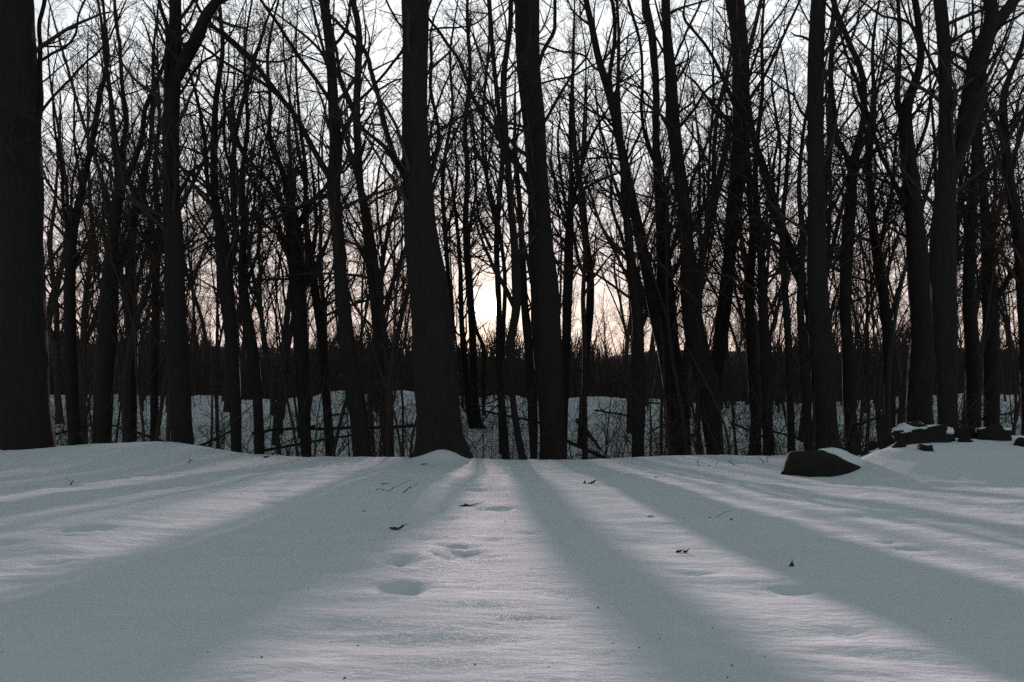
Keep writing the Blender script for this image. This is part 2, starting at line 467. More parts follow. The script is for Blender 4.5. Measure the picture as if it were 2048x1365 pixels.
def rough_tube(rng, P, R, sides, flare=0.0, ground=None, lobes=5, amount=0.05):
    """a trunk or limb with bark ridges, swellings and root flare"""
    V, Q = tubes(P[None], np.ones((1, len(P))), sides)
    V = V.reshape(len(P), sides, 3)
    th = np.arange(sides) / sides * 2 * math.pi
    s = np.concatenate(([0], np.cumsum(np.linalg.norm(np.diff(P, axis=0), axis=1))))
    o = rng.random() * 90
    cx, cy = np.cos(th)[None, :] * 2.2, np.sin(th)[None, :] * 2.2
    nz = fbm(cx + s[:, None] * 1.1 + o, cy + s[:, None] * 0.9 + o, 3) * amount * 1.6
    ridge = fbm(np.cos(th)[None, :] * 7 + o + 0 * s[:, None], np.sin(th)[None, :] * 7 + s[:, None] * 0.6, 2) * amount
    rr = R[:, None] * (1 + nz + ridge)
    if flare:
        g = P[:, 2] - ground
        ph = rng.random() * 6
        lob = 1 + 0.45 * np.cos(lobes * th + ph)[None, :] + 0.25 * np.cos(2 * th + ph * 2)[None, :]
        rr = rr * (1 + flare * np.exp(-np.clip(g, -0.2, 9) / (0.55 * R[0] + 0.12))[:, None] * lob)
    V = P[:, None, :] + (V - P[:, None, :]) * rr[..., None]
    return V.reshape(-1, 3), Q

# ------------------------------------------------------------------ the trees that can be traced one by one
def limb3d(rng, pts, Y, side):
    """photo polyline -> 3-D; a limb leans nearer or farther as it leaves its trunk"""
    pts = np.asarray(pts, float)
    s = np.concatenate(([0], np.cumsum(np.hypot(np.diff(pts[:, 0]), np.diff(pts[:, 1])))))
    Ys = Y + side * s / F * Y * 0.45
    P = np.array([U(a, b, y) for (a, b, _), y in zip(pts, Ys)])
    return P, pts[:, 2] / F * Ys / 2

def traced_tree(name, label, Y, trunk, limbs=(), dens=1.0, flare=0.25, seed=0, cat='tree', group=None, top=4.0):
    rng = np.random.default_rng(1000 + seed)
    tp = np.asarray(trunk, float)
    P = np.array([U(a, b, Y) for a, b, _ in tp]); R = tp[:, 2] / F * Y / 2
    # wander a little in depth
    P[:, 1] += np.interp(np.arange(len(P)), [0, len(P) / 2, len(P)], [0, rng.normal(0, .25), rng.normal(0, .6)])
    P[:, 0] *= P[:, 1] / Y; P[:, 2] = CAMH + (P[:, 2] - CAMH) * P[:, 1] / Y
    # root: carry the stem down into the ground
    d = P[0] - P[1]; d /= abs(d[2]) + 1e-6; d[0] = np.clip(d[0], -.12, .12); d[1] = 0
    gx, gy = P[0, 0], P[0, 1]
    gnd = g1(gx, gy)
    if P[0, 2] > gnd + 0.05:
        foot = P[0] + d * (P[0, 2] - gnd); gnd = g1(foot[0], foot[1])
        P = np.vstack((foot - [0, 0, 0.25], P)); R = np.concatenate(([R[0] * 1.04], R))
    else:
        P[0, 2] = gnd - 0.2
    # go on above the picture
    if top > 0:
        dd = P[-1] - P[-2]; dd /= np.linalg.norm(dd)
        n = 5
        tops = walk(rng, P[-1:], dd[None] + [[0, 0, .5]], np.array([top + 1.5 * rng.random()]), n, .06, .05)[0, 1:]
        P = np.vstack((P, tops)); R = np.concatenate((R, R[-1] * np.linspace(0.82, 0.2, n)))
    base = np.array((P[0, 0], P[0, 1], gnd))
    root = empty(name, base)
    tag(root, label, cat, group)
    Pt, Rt = resample(P, R, max(0.10, Y * 0.008))
    sides = 24 if Rt.max() > 0.3 else (14 if Rt.max() > 0.15 else 10)
    V, Q = rough_tube(rng, Pt, Rt, sides, flare, gnd)
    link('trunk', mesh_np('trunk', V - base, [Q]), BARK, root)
    paths = []
    total = Pt[-1, 2] - gnd
    up_ = Pt[:, 2] - gnd
    i0 = int(np.searchsorted(up_, max(4.0, 0.30 * total)))
    paths.append((Pt[i0:], Rt[i0:], 1.0))
    for k, lb in enumerate(limbs):
        LP, LR = limb3d(rng, lb, Pt[np.argmin(abs(Pt[:, 2] - U(lb[0][0], lb[0][1], Y)[2])), 1], rng.choice([-1, 1]) * (0.5 + 0.6 * rng.random()))
        dd = LP[-1] - LP[-2]; dd /= np.linalg.norm(dd)
        ext = walk(rng, LP[-1:], dd[None] + [[0, 0, .3]], np.array([1.6 + 1.6 * rng.random()]), 4, .10, .05)[0, 1:]
        LP = np.vstack((LP, ext)); LR = np.concatenate((LR, LR[-1] * np.linspace(.8, .2, 4)))
        LP, LR = resample(LP, LR, max(0.10, Y * 0.006))
        wob = np.cumsum(rng.normal(0, 0.006, LP.shape), 0); wob -= np.linspace(0, 1, len(LP))[:, None] * wob[-1]
        LP = LP + wob
        V, Q = rough_tube(rng, LP, LR, 9, amount=0.06)
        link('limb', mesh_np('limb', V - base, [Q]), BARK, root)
        paths.append((LP, LR, 0.75))
    geo = Geo()
    mr = 0.0042
    for (pp, rr, w) in paths:
        Lp = np.linalg.norm(np.diff(pp, axis=0), axis=1).sum()
        nb = max(3, int(Lp * 2.6 * dens * w))
        seg = pp[None]; rad = rr[None]
        crown_from(rng, geo, seg, rad, np.array([min(Lp, 9.0)]), [
            dict(n=nb, t0=0.03, t1=.97, ang=(28, 68), ls=.27, rs=.40, rmax=.05, K=9, wig=.085, up=.045, sides=5),
            dict(n=5, t0=.15, t1=.97, ang=(22, 60), ls=.42, rs=.55, K=5, wig=.12, up=.035, sides=3),
            dict(n=4, t0=.12, t1=1, ang=(20, 60), ls=.48, rs=.6, K=3, wig=.15, up=.03, sides=3),
            dict(n=3, t0=.15, t1=1, ang=(20, 60), ls=.5, rs=.65, K=2, wig=.15, up=.03, sides=3),
        ], mr)
    if geo.n:
        me = mesh_np('crown', np.concatenate(geo.V) - base, [np.concatenate(geo.Q)])
        link('crown', me, TWIG, root)
    return root

TR = []   # (name, label, Y, trunk, limbs, density, flare)
TR.append(('giant_tree', 'broadest dark trunk standing at the left edge of the snow', 14.5,
  [(54,897,100),(52,850,96),(48,750,88),(45,600,82),(42,480,76),(40,300,78),(33,150,76),(25,0,74)],
  [[(72,250,12),(80,215,10),(79,120,9),(76,60,8),(88,0,8)], [(80,124,6),(105,108,5),(130,95,5),(152,68,4.5),(157,35,4),(172,0,4)],
   [(80,228,6),(105,195,5),(135,162,5),(205,92,4)]], .6, .10))
TR.append(('forked_tree', 'tall trunk rising behind the left snow mound, forking wide near the top', 19,
  [(366,895,42),(360,800,42),(356,700,42),(350,600,40),(349,500,38),(343,400,34),(342,300,32),(344,200,31),(351,130,25),(352,60,22),(351,0,21)],
  [[(348,165,20),(372,115,26),(395,75,25),(412,35,22),(440,-5,18)], [(335,205,10),(331,165,10),(334,100,9),(333,50,9),(322,15,8)],
   [(405,48,6),(440,62,6),(475,92,6),(512,120,5)], [(352,400,8),(385,340,6),(415,330,6),(440,350,4)], [(360,190,5),(400,130,5),(430,110,4)]], .8, .25))
TR.append(('forest_tree', 'leaning trunk left of the great middle trunk, long limbs arching up to the left', 20,
  [(726,915,40),(714,800,34),(698,700,30),(688,620,27),(681,550,26),(677,480,25),(671,420,25),(667,370,27),(672,300,26),(668,240,22),(666,190,20),(660,100,18),(648,0,18)],
  [[(662,360,14),(640,320,12),(612,268,11),(585,225,10),(552,183,11),(512,130,9),(470,92,8),(420,45,7),(395,10,6)],
   [(560,195,8),(520,165,7),(480,145,6),(400,95,5)], [(662,204,9),(640,170,8),(600,118,8),(560,52,7),(524,0,6)],
   [(675,290,9),(700,235,7),(715,205,6),(755,160,5.5),(805,95,5)], [(658,390,10),(625,398,8),(600,415,7)], [(660,100,7),(690,60,6),(700,0,5)]], .8, .2))
TR.append(('forest_tree', 'slim straight trunk just left of the great middle trunk', 24,
  [(777,912,21),(765,800,20),(752,640,18),(736,500,15),(730,440,14),(720,370,15),(716,300,15),(713,220,15),(718,70,13),(706,0,12)],
  [[(715,240,8),(700,200,7),(680,150,7),(672,100,6),(660,40,6)], [(717,300,6),(700,330,5),(685,345,4)]], .8, .15))
TR.append(('giant_tree', 'great thick trunk with flared roots in the middle of the snow edge', 16.2,
  [(884,905,86),(880,870,84),(876,800,86),(868,700,86),(860,600,80),(850,530,74),(844,480,70),(838,420,63),(835,350,59),(829,250,52),(830,150,50),(831,0,54)],
  [[(820,375,14),(800,335,12),(783,300,11),(768,250,11),(756,200,10),(745,150,10),(732,105,9),(712,75,8),(690,58,7),(650,15,6)],
   [(812,352,10),(775,300,9),(755,280,8),(725,255,7),(700,215,6)], [(858,380,10),(868,330,9),(877,270,8),(868,215,7),(860,170,7),(862,110,5)],
   [(850,278,4.5),(885,256,5),(933,225,4.5),(985,200,4),(1030,186,3)], [(810,60,4),(790,30,4),(775,0,4)], [(850,62,4),(880,58,4),(950,48,3)]], .6, .32))
TR.append(('giant_tree', 'second great trunk right of the low sun, leaning left as it rises', 21,
  [(1106,922,54),(1104,850,50),(1098,750,56),(1092,650,60),(1088,560,56),(1081,480,48),(1078,400,42),(1073,330,41),(1068,240,44),(1057,140,46),(1054,0,50)],
  [[(1066,380,9),(1050,350,9),(1025,310,8.5),(985,255,8),(948,200,8),(930,150,7),(912,110,7),(880,65,6),(850,25,5)],
   [(1072,150,8),(1090,100,8),(1108,65,8),(1110,30,7),(1112,0,7)], [(1084,255,7),(1105,215,6),(1130,172,5.5),(1145,148,5),(1172,115,4)],
   [(1072,170,4),(1105,160,4),(1145,152,4)], [(1072,85,3),(1100,95,4),(1125,105,4),(1165,112,4),(1190,140,4)]], .6, .1))
TR.append(('forest_tree', 'thin forked trunk just left of the low sun', 38,
  [(957,912,19),(950,800,16),(944,650,15),(939,580,14),(935,530,14),(931,440,12),(935,350,10),(930,250,9),(940,150,8),(935,50,7)],
  [[(950,880,14),(938,820,15),(930,740,13),(924,640,11),(922,540,9),(915,450,7),(905,380,6)]], 1.3, .4))
TR.append(('forest_tree', 'thin dark trunk crossing the right rim of the low sun', 30,
  [(1012,915,17),(1004,800,12),(997,720,12),(998,630,11),(995,550,11),(993,480,11),(1000,380,10),(1005,300,10),(995,200,9),(985,100,9),(978,0,9)],
  [[(982,500,7),(968,470,6),(955,430,5),(950,380,4)], [(990,440,5),(975,380,5),(972,300,4)]], 1.0, .25))
TR.append(('forest_tree', 'crooked trunk between the low sun and the second great trunk', 20,
  [(1045,918,16),(1034,860,14),(1026,800,13),(1020,730,15),(1022,680,17),(1032,620,18),(1032,550,20),(1028,480,16),(1022,420,14),(1018,350,13),(1010,250,12),(1008,150,12),(1020,60,10),(1022,0,10)],
  [[(1030,620,10),(1012,575,9),(990,535,8),(978,505,7)], [(1018,330,6),(1030,290,5),(1036,255,4)]], 1.0, .12))
TR.append(('forest_tree', 'short rough trunk half hidden by the left side of the second great trunk', 30,
  [(1068,918,14),(1066,850,20),(1064,780,22),(1060,700,22),(1050,620,16),(1045,520,13),(1040,420,11),(1030,300,9)], [], .5, .1))
TR.append(('forest_tree', 'trunk right of centre that splits into crossing stems above a dark slit of sky', 27,
  [(1366,918,34),(1358,850,42),(1350,780,46),(1335,700,42),(1318,640,34),(1307,600,28),(1298,560,24),(1285,500,22),(1275,450,21),(1262,390,19),(1245,310,18),(1235,260,17),(1222,200,16),(1198,120,14),(1185,60,13),(1172,0,12)],
  [[(1320,640,26),(1324,580,27),(1326,520,26),(1325,470,25),(1320,400,22),(1315,330,16),(1312,250,15),(1313,170,14),(1305,80,16),(1290,0,16)],
   [(1226,215,10),(1218,150,9),(1226,90,8),(1228,40,8),(1222,0,7)], [(1348,720,20),(1346,650,20),(1342,600,19),(1334,520,17),(1330,470,14)],
   [(1316,340,8),(1295,290,7),(1283,230,7),(1285,150,6),(1278,80,6),(1260,20,6)], [(1250,330,5),(1275,280,5),(1290,240,4)]], .8, .12))
TR.append(('forest_tree', 'stout trunk leaning left beside a thin pole, right of the split tree', 25,
  [(1432,915,33),(1422,830,42),(1412,760,44),(1395,690,40),(1385,640,38),(1380,570,38),(1373,480,27),(1366,390,25),(1355,320,26),(1346,240,27),(1341,150,23),(1334,70,19),(1331,0,18)],
  [[(1352,262,6),(1385,225,6),(1415,180,5),(1455,160,4)], [(1350,120,5),(1375,60,5),(1400,10,4)]], .8, .12))
TR.append(('forest_tree', 'tall trunk rising from behind the stout leaning one, thick in its upper half', 29,
  [(1427,915,26),(1428,800,28),(1440,690,28),(1450,600,27),(1460,500,24),(1466,420,28),(1478,330,36),(1484,260,38),(1482,180,34),(1480,100,32),(1469,0,36)],
  [[(1472,215,8),(1440,140,7),(1415,95,6),(1370,40,5)], [(1468,258,7),(1435,215,6),(1410,190,5)], [(1492,330,14),(1503,370,12),(1515,430,10)], [(1494,170,6),(1510,120,6),(1530,70,5),(1560,30,4)]], .9, .1))
TR.append(('forest_tree', 'narrow straight trunk standing left of the split tree', 24,
  [(1275,915,23),(1278,800,27),(1276,700,25),(1275,640,22),(1265,560,20),(1258,490,16),(1250,400,13),(1243,300,11),(1236,200,9)], [[(1262,540,8),(1245,480,7),(1225,420,6),(1222,350,5)]], .7, .1))
TR.append(('forest_tree', 'straight pole-like trunk rising behind the snow-capped boulder', 20,
  [(1660,910,40),(1655,850,38),(1648,750,40),(1640,650,44),(1634,560,40),(1632,480,36),(1633,400,32),(1631,250,31),(1632,120,31),(1637,0,29)],
  [[(1628,260,5),(1600,220,5),(1585,190,4),(1560,175,4)], [(1645,210,5),(1660,160,5),(1668,90,4)]], .6, .2))
TR.append(('forest_tree', 'stem leaning far left out of the trunk behind the boulder', 26,
  [(1640,905,22),(1632,700,24),(1615,590,26),(1595,540,24),(1570,480,20),(1548,410,18),(1525,330,15),(1508,280,13),(1495,200,12),(1485,100,10),(1478,0,9)], [[(1550,420,7),(1545,340,6),(1555,270,5),(1545,190,5)]], .8, .1))
TR.append(('forest_tree', 'twisting trunk right of the boulder tree, bending left at the top', 25,
  [(1705,895,26),(1698,800,24),(1695,700,22),(1690,600,22),(1694,500,24),(1702,400,22),(1705,345,20),(1715,290,14),(1728,230,13),(1724,150,12),(1700,90,11),(1680,40,10),(1665,0,9)],
  [[(1703,360,12),(1690,310,11),(1672,270,10),(1665,200,9),(1660,120,8),(1675,60,7)], [(1712,330,7),(1735,310,6),(1755,300,5)]], 1.0, .15))
TR.append(('forest_tree', 'broad trunk behind the left end of the stones, dividing high up', 23,
  [(1838,890,50),(1838,820,48),(1843,720,47),(1846,650,46),(1838,560,44),(1832,480,36),(1826,420,32),(1820,350,30),(1810,250,27),(1814,210,22),(1840,130,14),(1838,60,13),(1830,0,12)],
  [[(1812,262,12),(1795,200,12),(1797,140,9),(1800,60,8),(1797,0,7)], [(1814,416,9),(1785,360,8),(1760,310,8),(1740,250,7),(1720,190,6),(1690,120,5),(1672,50,5)],
   [(1822,330,8),(1850,260,7),(1862,200,6)]], .9, .15))
TR.append(('forked_tree', 'trunk behind the stones with one massive limb forking off to the right', 18,
  [(1896,870,36),(1894,780,38),(1892,700,42),(1888,600,48),(1886,520,50),(1888,440,46),(1893,360,34),(1892,250,27),(1890,150,25),(1886,60,25),(1880,0,25)],
  [[(1894,390,26),(1905,345,30),(1920,300,34),(1935,250,36),(1945,200,40),(1952,150,40),(1965,100,38),(1985,60,30),(2010,30,24),(2030,0,22)],
   [(1950,150,20),(1968,90,24),(1985,40,26),(1983,0,24)], [(1962,210,6),(1990,175,6),(2015,145,5),(2048,105,5)], [(1885,180,6),(1865,130,6),(1820,50,5),(1760,30,4)], [(1990,60,7),(2020,40,6),(2050,22,5)]], .9, .2))
TR.append(('forest_tree', 'slim trunk rising from the stones at the right, left of two more', 28,
  [(1948,870,27),(1945,700,28),(1938,600,24),(1940,480,20),(1945,400,16),(1950,300,13),(1945,200,10)], [[(1940,480,8),(1925,400,7),(1918,320,6)]], .9, .1))
TR.append(('forest_tree', 'trunk near the right edge with a limb rising to the right at mid height', 30,
  [(1983,880,28),(1982,700,30),(1980,600,30),(1975,500,24),(1968,400,16),(1960,300,14),(1958,200,10)], [[(1984,612,14),(2015,560,12),(2040,520,11),(2060,460,9)], [(1975,480,8),(1990,400,7),(1992,330,6)]], .9, .1))
TR.append(('forest_tree', 'curving tree cut by the right edge of the view', 24,
  [(2062,880,34),(2055,700,30),(2048,560,28),(2038,480,24),(2025,400,21),(2015,330,18),(2008,250,16),(2008,190,14),(2025,140,11),(2045,90,10),(2060,20,8)], [[(2012,290,10),(1990,235,9),(1972,210,8),(1968,150,6)], [(2020,360,8),(2035,290,7),(2050,230,6)]], 1.0, .12))
TR.append(('forest_tree', 'thin trunk nearest to the right of the leftmost broad trunk', 26,
  [(149,895,24),(143,760,24),(140,650,22),(140,560,21),(145,480,16),(155,420,15),(170,350,12),(185,280,11),(198,200,9),(215,120,8),(210,50,6)], [[(145,500,8),(130,420,7),(125,340,6),(112,260,5)], [(165,370,6),(150,300,5),(148,220,4)]], 1.0, .1))
TR.append(('forest_tree', 'tree with three spreading stems, midway between the two left trunks', 24,
  [(208,895,27),(210,800,32),(214,700,36),(218,600,36),(224,500,25),(232,420,22),(240,365,22),(232,300,14),(225,240,12),(222,200,9),(212,130,8),(205,60,6),(195,0,5)],
  [[(238,385,14),(268,330,12),(285,280,10),(293,220,9),(308,180,8),(330,130,7),(336,90,6)], [(240,370,12),(246,290,10),(252,230,9),(242,180,8),(238,100,7),(228,20,6)], [(225,580,12),(245,520,10),(262,460,9),(285,390,7)]], 1.0, .1))
TR.append(('forest_tree', 'trunk close left of the forking tree, vanishing into branches at mid height', 30,
  [(262,890,22),(262,750,24),(264,620,22),(260,540,18),(268,450,14),(280,380,12),(300,300,10),(305,200,8)], [[(264,560,8),(280,500,7),(300,460,5)]], 1.1, .1))
TR.append(('forest_tree', 'slender grey stem touching the left side of the forking tree', 33,
  [(308,890,15),(310,700,16),(312,560,13),(318,450,11),(310,350,9),(318,250,7)], [], 1.1, .1))
TR.append(('forest_tree', 'bushy forked trunk right of the forking tree, stems crossing', 22,
  [(473,900,20),(470,800,24),(460,650,26),(450,560,32),(445,480,26),(430,400,16),(428,300,14),(432,200,11),(445,100,9),(440,20,7)],
  [[(452,560,16),(470,480,14),(468,420,12),(465,330,10),(475,240,9),(500,150,8),(520,80,6)], [(435,420,9),(415,360,8),(410,280,7),(395,200,6)], [(466,350,7),(452,290,6),(450,200,5)]], 1.1, .12))
TR.append(('forest_tree', 'trunk leaning left from its base, left of the thorny middle thicket', 24,
  [(519,905,20),(515,800,20),(505,700,23),(492,620,21),(485,540,16),(487,450,12),(485,350,10),(495,250,8),(490,150,6)], [[(488,590,8),(505,540,7),(520,490,6),(525,420,5)]], 1.1, .15))
TR.append(('forest_tree', 'dense knotted tree with limbs sweeping to the upper left, mid left', 25,
  [(612,905,20),(605,750,28),(597,600,32),(590,480,34),(585,435,24),(575,380,14),(560,330,11),(540,280,9),(540,200,7),(535,120,6)],
  [[(584,450,12),(570,420,10),(545,370,9),(510,330,8),(480,290,7),(470,250,6)], [(586,500,10),(565,475,9),(545,430,8),(520,390,7),(490,340,6)], [(594,450,10),(625,400,9),(650,375,8)], [(600,600,12),(620,520,11),(632,450,8),(628,380,6)]], 1.2, .1))
TR.append(('forest_tree', 'leaning grey stem left of the arching-limbed trunk', 28,
  [(661,915,20),(653,800,17),(644,680,18),(630,580,17),(622,520,13),(610,430,10),(612,350,8),(600,250,7)], [], 1.1, .15))
TR.append(('forest_tree', 'thin upright pole between the second great trunk and the narrow straight trunk', 22,
  [(1170,918,12),(1169,800,11),(1170,700,10),(1166,600,9),(1170,500,8),(1160,400,7),(1165,300,6)], [], .8, .05))
TR.append(('forest_tree', 'gently curved trunk standing on the far bank right of the second great trunk', 36,
  [(1166,812,15),(1172,700,17),(1180,620,16),(1180,540,15),(1172,480,13),(1165,400,12),(1150,300,10),(1145,200,8)], [[(1180,570,8),(1160,530,7),(1150,480,6)]], 1.1, .1))
TR.append(('forest_tree', 'vase-shaped tree fanning out right of the second great trunk', 30,
  [(1128,860,14),(1132,700,18),(1136,560,20),(1138,480,18),(1141,410,12),(1142,330,8),(1140,250,6),(1142,180,4)],
  [[(1140,425,8),(1160,350,7),(1185,270,6),(1215,220,4)], [(1136,440,7),(1122,360,6),(1115,280,5)], [(1142,420,7),(1175,375,6),(1240,345,4)], [(1138,450,7),(1152,380,6),(1168,300,5),(1172,230,4)], [(1136,470,6),(1118,400,5),(1102,330,4)]], 1.3, .1))
TR.append(('forest_tree', 'upright trunk in the right gap, left of two poles by the boulder', 24,
  [(1538,905,22),(1533,800,20),(1528,650,20),(1524,550,17),(1518,450,14),(1510,380,12),(1515,280,9),(1525,180,7)], [[(1522,520,8),(1540,450,7),(1556,380,6),(1560,300,5)]], 1.1, .1))
TR.append(('forest_tree', 'straight pole just left of the boulder', 23,
  [(1583,912,16),(1580,800,14),(1575,650,14),(1568,560,12),(1565,460,10),(1572,360,8),(1580,260,6)], [], 1.0, .1))
TR.append(('forest_tree', 'pole rising right behind the left shoulder of the boulder', 22,
  [(1618,912,18),(1612,800,17),(1605,680,16),(1600,600,14),(1605,480,11),(1598,380,9),(1605,280,7)], [], .9, .15))
TR.append(('forest_tree', 'leaning trunk left of the broad trunk by the stones', 27,
  [(1780,880,20),(1778,700,22),(1768,600,20),(1752,500,18),(1742,400,13),(1738,320,11),(1748,220,9),(1745,120,7)], [[(1755,520,8),(1770,450,7),(1785,380,6),(1788,300,5)]], 1.1, .1))
TR.append(('forest_tree', 'thin pole between the stout leaning trunk and its left neighbour', 23,
  [(1397,915,9),(1396,800,9),(1397,700,9),(1400,600,8),(1408,500,7),(1415,400,6),(1420,300,5)], [], .8, .05))
TR.append(('forest_tree', 'dark trunk rising in the gap right of the stout leaning trunk', 28,
  [(1514,905,18),(1508,780,22),(1500,650,20),(1500,560,18),(1506,470,16),(1500,380,13),(1494,300,10)], [], 1.0, .1))
TR.append(('forest_tree', 'very thin stem rising straight below the low sun', 40,
  [(968,850,7),(966,760,8),(968,700,8),(950,650,7),(942,560,7),(938,470,6),(952,380,5),(948,280,5)], [], 1.2, .1))
TR.append(('forest_tree', 'wavering thin stem filling the gap high above the low sun', 34,
  [(1002,880,9),(1000,760,9),(1006,660,9),(1010,560,8),(1000,470,8),(985,400,7),(968,330,7),(965,250,6),(972,150,5)], [[(985,402,5),(975,350,5),(985,280,4)], [(968,335,5),(950,290,4),(938,230,4)]], 1.2, .1))
TR.append(('forest_tree', 'thin stem hugging the right side of the great middle trunk', 36,
  [(908,870,10),(906,760,11),(903,660,10),(897,560,9),(890,460,9),(885,380,8),(892,300,7),(905,220,6),(900,120,5)], [[(892,470,6),(905,420,5),(915,350,5)]], 1.3, .1))
for i, t in enumerate(TR):
    traced_tree(t[0], t[1], t[2], t[3], t[4], t[5], t[6], seed=i)

# ------------------------------------------------------------------ trees of the wood behind: a few kinds, copied
def make_wild(seed, H, r0, lean, fork, fine, sides=8):
    """a forest-grown bare tree: long bole, steep sinuous limbs, fine twig fans"""
    rng = np.random.default_rng(seed)
    K = 22
    D0 = np.array([[lean * rng.normal(), lean * rng.normal(), 1.0]])
    P = walk(rng, np.array([[0, 0, -0.3]]), D0, np.array([H]), K, .035, .03)
    R = r0 * (1 - 0.86 * np.linspace(0, 1, K + 1) ** 1.1)[None]
    R[0, 0] *= 1.35; R[0, 1] *= 1.08
    gt = Geo(); gt.add(*tubes(P, R, sides))
    stems = [(P, R, np.array([H]))]
    for f in range(fork):
        i = rng.integers(int(K * .25), int(K * .6))
        d = P[0, i + 1] - P[0, i]; d /= np.linalg.norm(d)
        a = rng.random() * 6.28
        d = d + np.array([math.cos(a), math.sin(a), 0]) * (0.3 + .25 * rng.random())
        L = (H - P[0, i, 2]) * (0.75 + .25 * rng.random())
        Pf = walk(rng, P[:, i], d[None], np.array([L]), 16, .055, .045)
        Rf = (R[0, i] * .72 * (1 - .82 * np.linspace(0, 1, 17)))[None]
        gt.add(*tubes(Pf, Rf, 6)); stems.append((Pf, Rf, np.array([L])))
    gc = Geo()
    for (p, r, L) in stems:
        main = p is P
        nb = int((14 if main else 9) * fine)
        crown_from(rng, gc, p, r, L, [
            dict(n=nb, t0=.27 if main else .15, t1=.97, ang=(18, 50), ls=.27, rs=.46, K=11, wig=.09, up=.055, sides=4),
            dict(n=6, t0=.12, t1=.97, ang=(20, 55), ls=.38, rs=.5, K=7, wig=.10, up=.045, sides=3),
            dict(n=6, t0=.10, t1=1, ang=(18, 55), ls=.42, rs=.55, K=4, wig=.12, up=.035, sides=3),
            dict(n=4, t0=.15, t1=1, ang=(18, 55), ls=.5, rs=.6, K=2, wig=.14, up=.03, sides=3),
        ], 0.0042)
    return gt.mesh('trunk'), gc.mesh('crown')

PROTO = [make_wild(50 + k, H, r, ln, fk, fn) for k, (H, r, ln, fk, fn) in enumerate((
    (19, .16, .05, 1, 1.0), (21, .18, .07, 2, .9), (17, .13, .05, 0, 1.1), (20, .15, .10, 1, 1.0), (22, .20, .04, 1, .9),
    (18, .14, .08, 2, .9), (16, .11, .06, 1, 1.0), (21, .17, .06, 0, 1.1)))]
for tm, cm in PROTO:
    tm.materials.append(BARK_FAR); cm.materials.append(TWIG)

def place_wild(k, x, y, rot, s, name, label, group):
    tm, cm = PROTO[k]
    root = empty(name, (x, y, gz_any(x, y)))
    root.rotation_euler = (0, 0, rot); root.scale = (s, s, s)
    tag(root, label, 'tree', group)
    link('trunk', tm, None, root); link('crown', cm, None, root)

taken = [np.array(((t[3][0][0] - 1024) / F * t[2], t[2])) for t in TR]
LANES_CROWN = [(-2.8, -1.3), (-.8, .6), (1.8, 4.3), (5.0, 6.3)]
LANES = [(-2.45, -1.4), (-.6, .5), (1.0, 1.45), (2.0, 2.8), (3.15, 4.2), (5.0, 6.3)]
def scatter(n, y0, y1, mind, clear, pxr=(-260, 2310), bias=1.0, lanes=True, wide=False):
    out = []; tries = 0
    while len(out) < n and tries < 20000:
        tries += 1
        Y = y0 + (y1 - y0) * RNG.random() ** bias
        px = pxr[0] + (pxr[1] - pxr[0]) * RNG.random()
        x = (px - 1024) / F * Y
        if abs(x - math.tan(SUN_AZ) * Y) < clear: continue      # the sun shines through this lane
        c = x - math.tan(SUN_AZ) * Y
        if lanes and any(a < c < b for a, b in (LANES_CROWN if wide else LANES)): continue # gaps that let the sun onto the snow
        p = np.array((x, Y))
        if any(np.hypot(*(p - q)) < mind for q in taken): continue
        taken.append(p); out.append((x, Y))
    return out
MARKS = [(50, 'the left giant'), (208, 'the three-stemmed tree'), (366, 'the forking tree'), (473, 'the bushy forked trunk'), (612, 'the knotted tree'),
         (726, 'the arching-limbed trunk'), (882, 'the great middle trunk'), (1106, 'the second great trunk'), (1275, 'the narrow straight trunk'),
         (1366, 'the split tree'), (1432, 'the stout leaning trunk'), (1538, 'the upright gap trunk'), (1660, 'the boulder tree'), (1838, 'the broad trunk'),
         (1896, 'the massive-limbed tree'), (2045, 'the right edge')]
ORD = ['leftmost', 'second from left', 'third from left', 'fourth from left', 'fifth from left', 'sixth from left', 'seventh from left', 'eighth from left', 'ninth from left', 'tenth from left', 'eleventh from left', 'twelfth from left', 'thirteenth from left', 'fourteenth from left', 'fifteenth from left', 'sixteenth from left']
def place_all(spots, protos, s0, s1, name, kind, group):
    rows = {}
    for (x, y) in spots:
        px = 1024 + x / y * F
        k = sum(px > m for m, _ in MARKS)
        rows.setdefault(k, []).append((px, x, y))
    for k, row in rows.items():
        for q, (px, x, y) in enumerate(sorted(row)):
            if k == 0 or k == len(MARKS):
                lab = kind + ' past ' + ('the left giant at the left edge' if k == 0 else 'the right edge of the view')
            else:
                a, b = MARKS[k - 1][1], MARKS[k][1]
                lab = (ORD[q] + ' ' if len(row) > 1 else 'only ') + kind + ' between ' + a + ' and ' + b
            pk = protos[int(RNG.integers(len(protos)))]
            place_wild(pk, x, y, RNG.random() * 6.28, s0 + s1 * RNG.random(), name, lab, group)

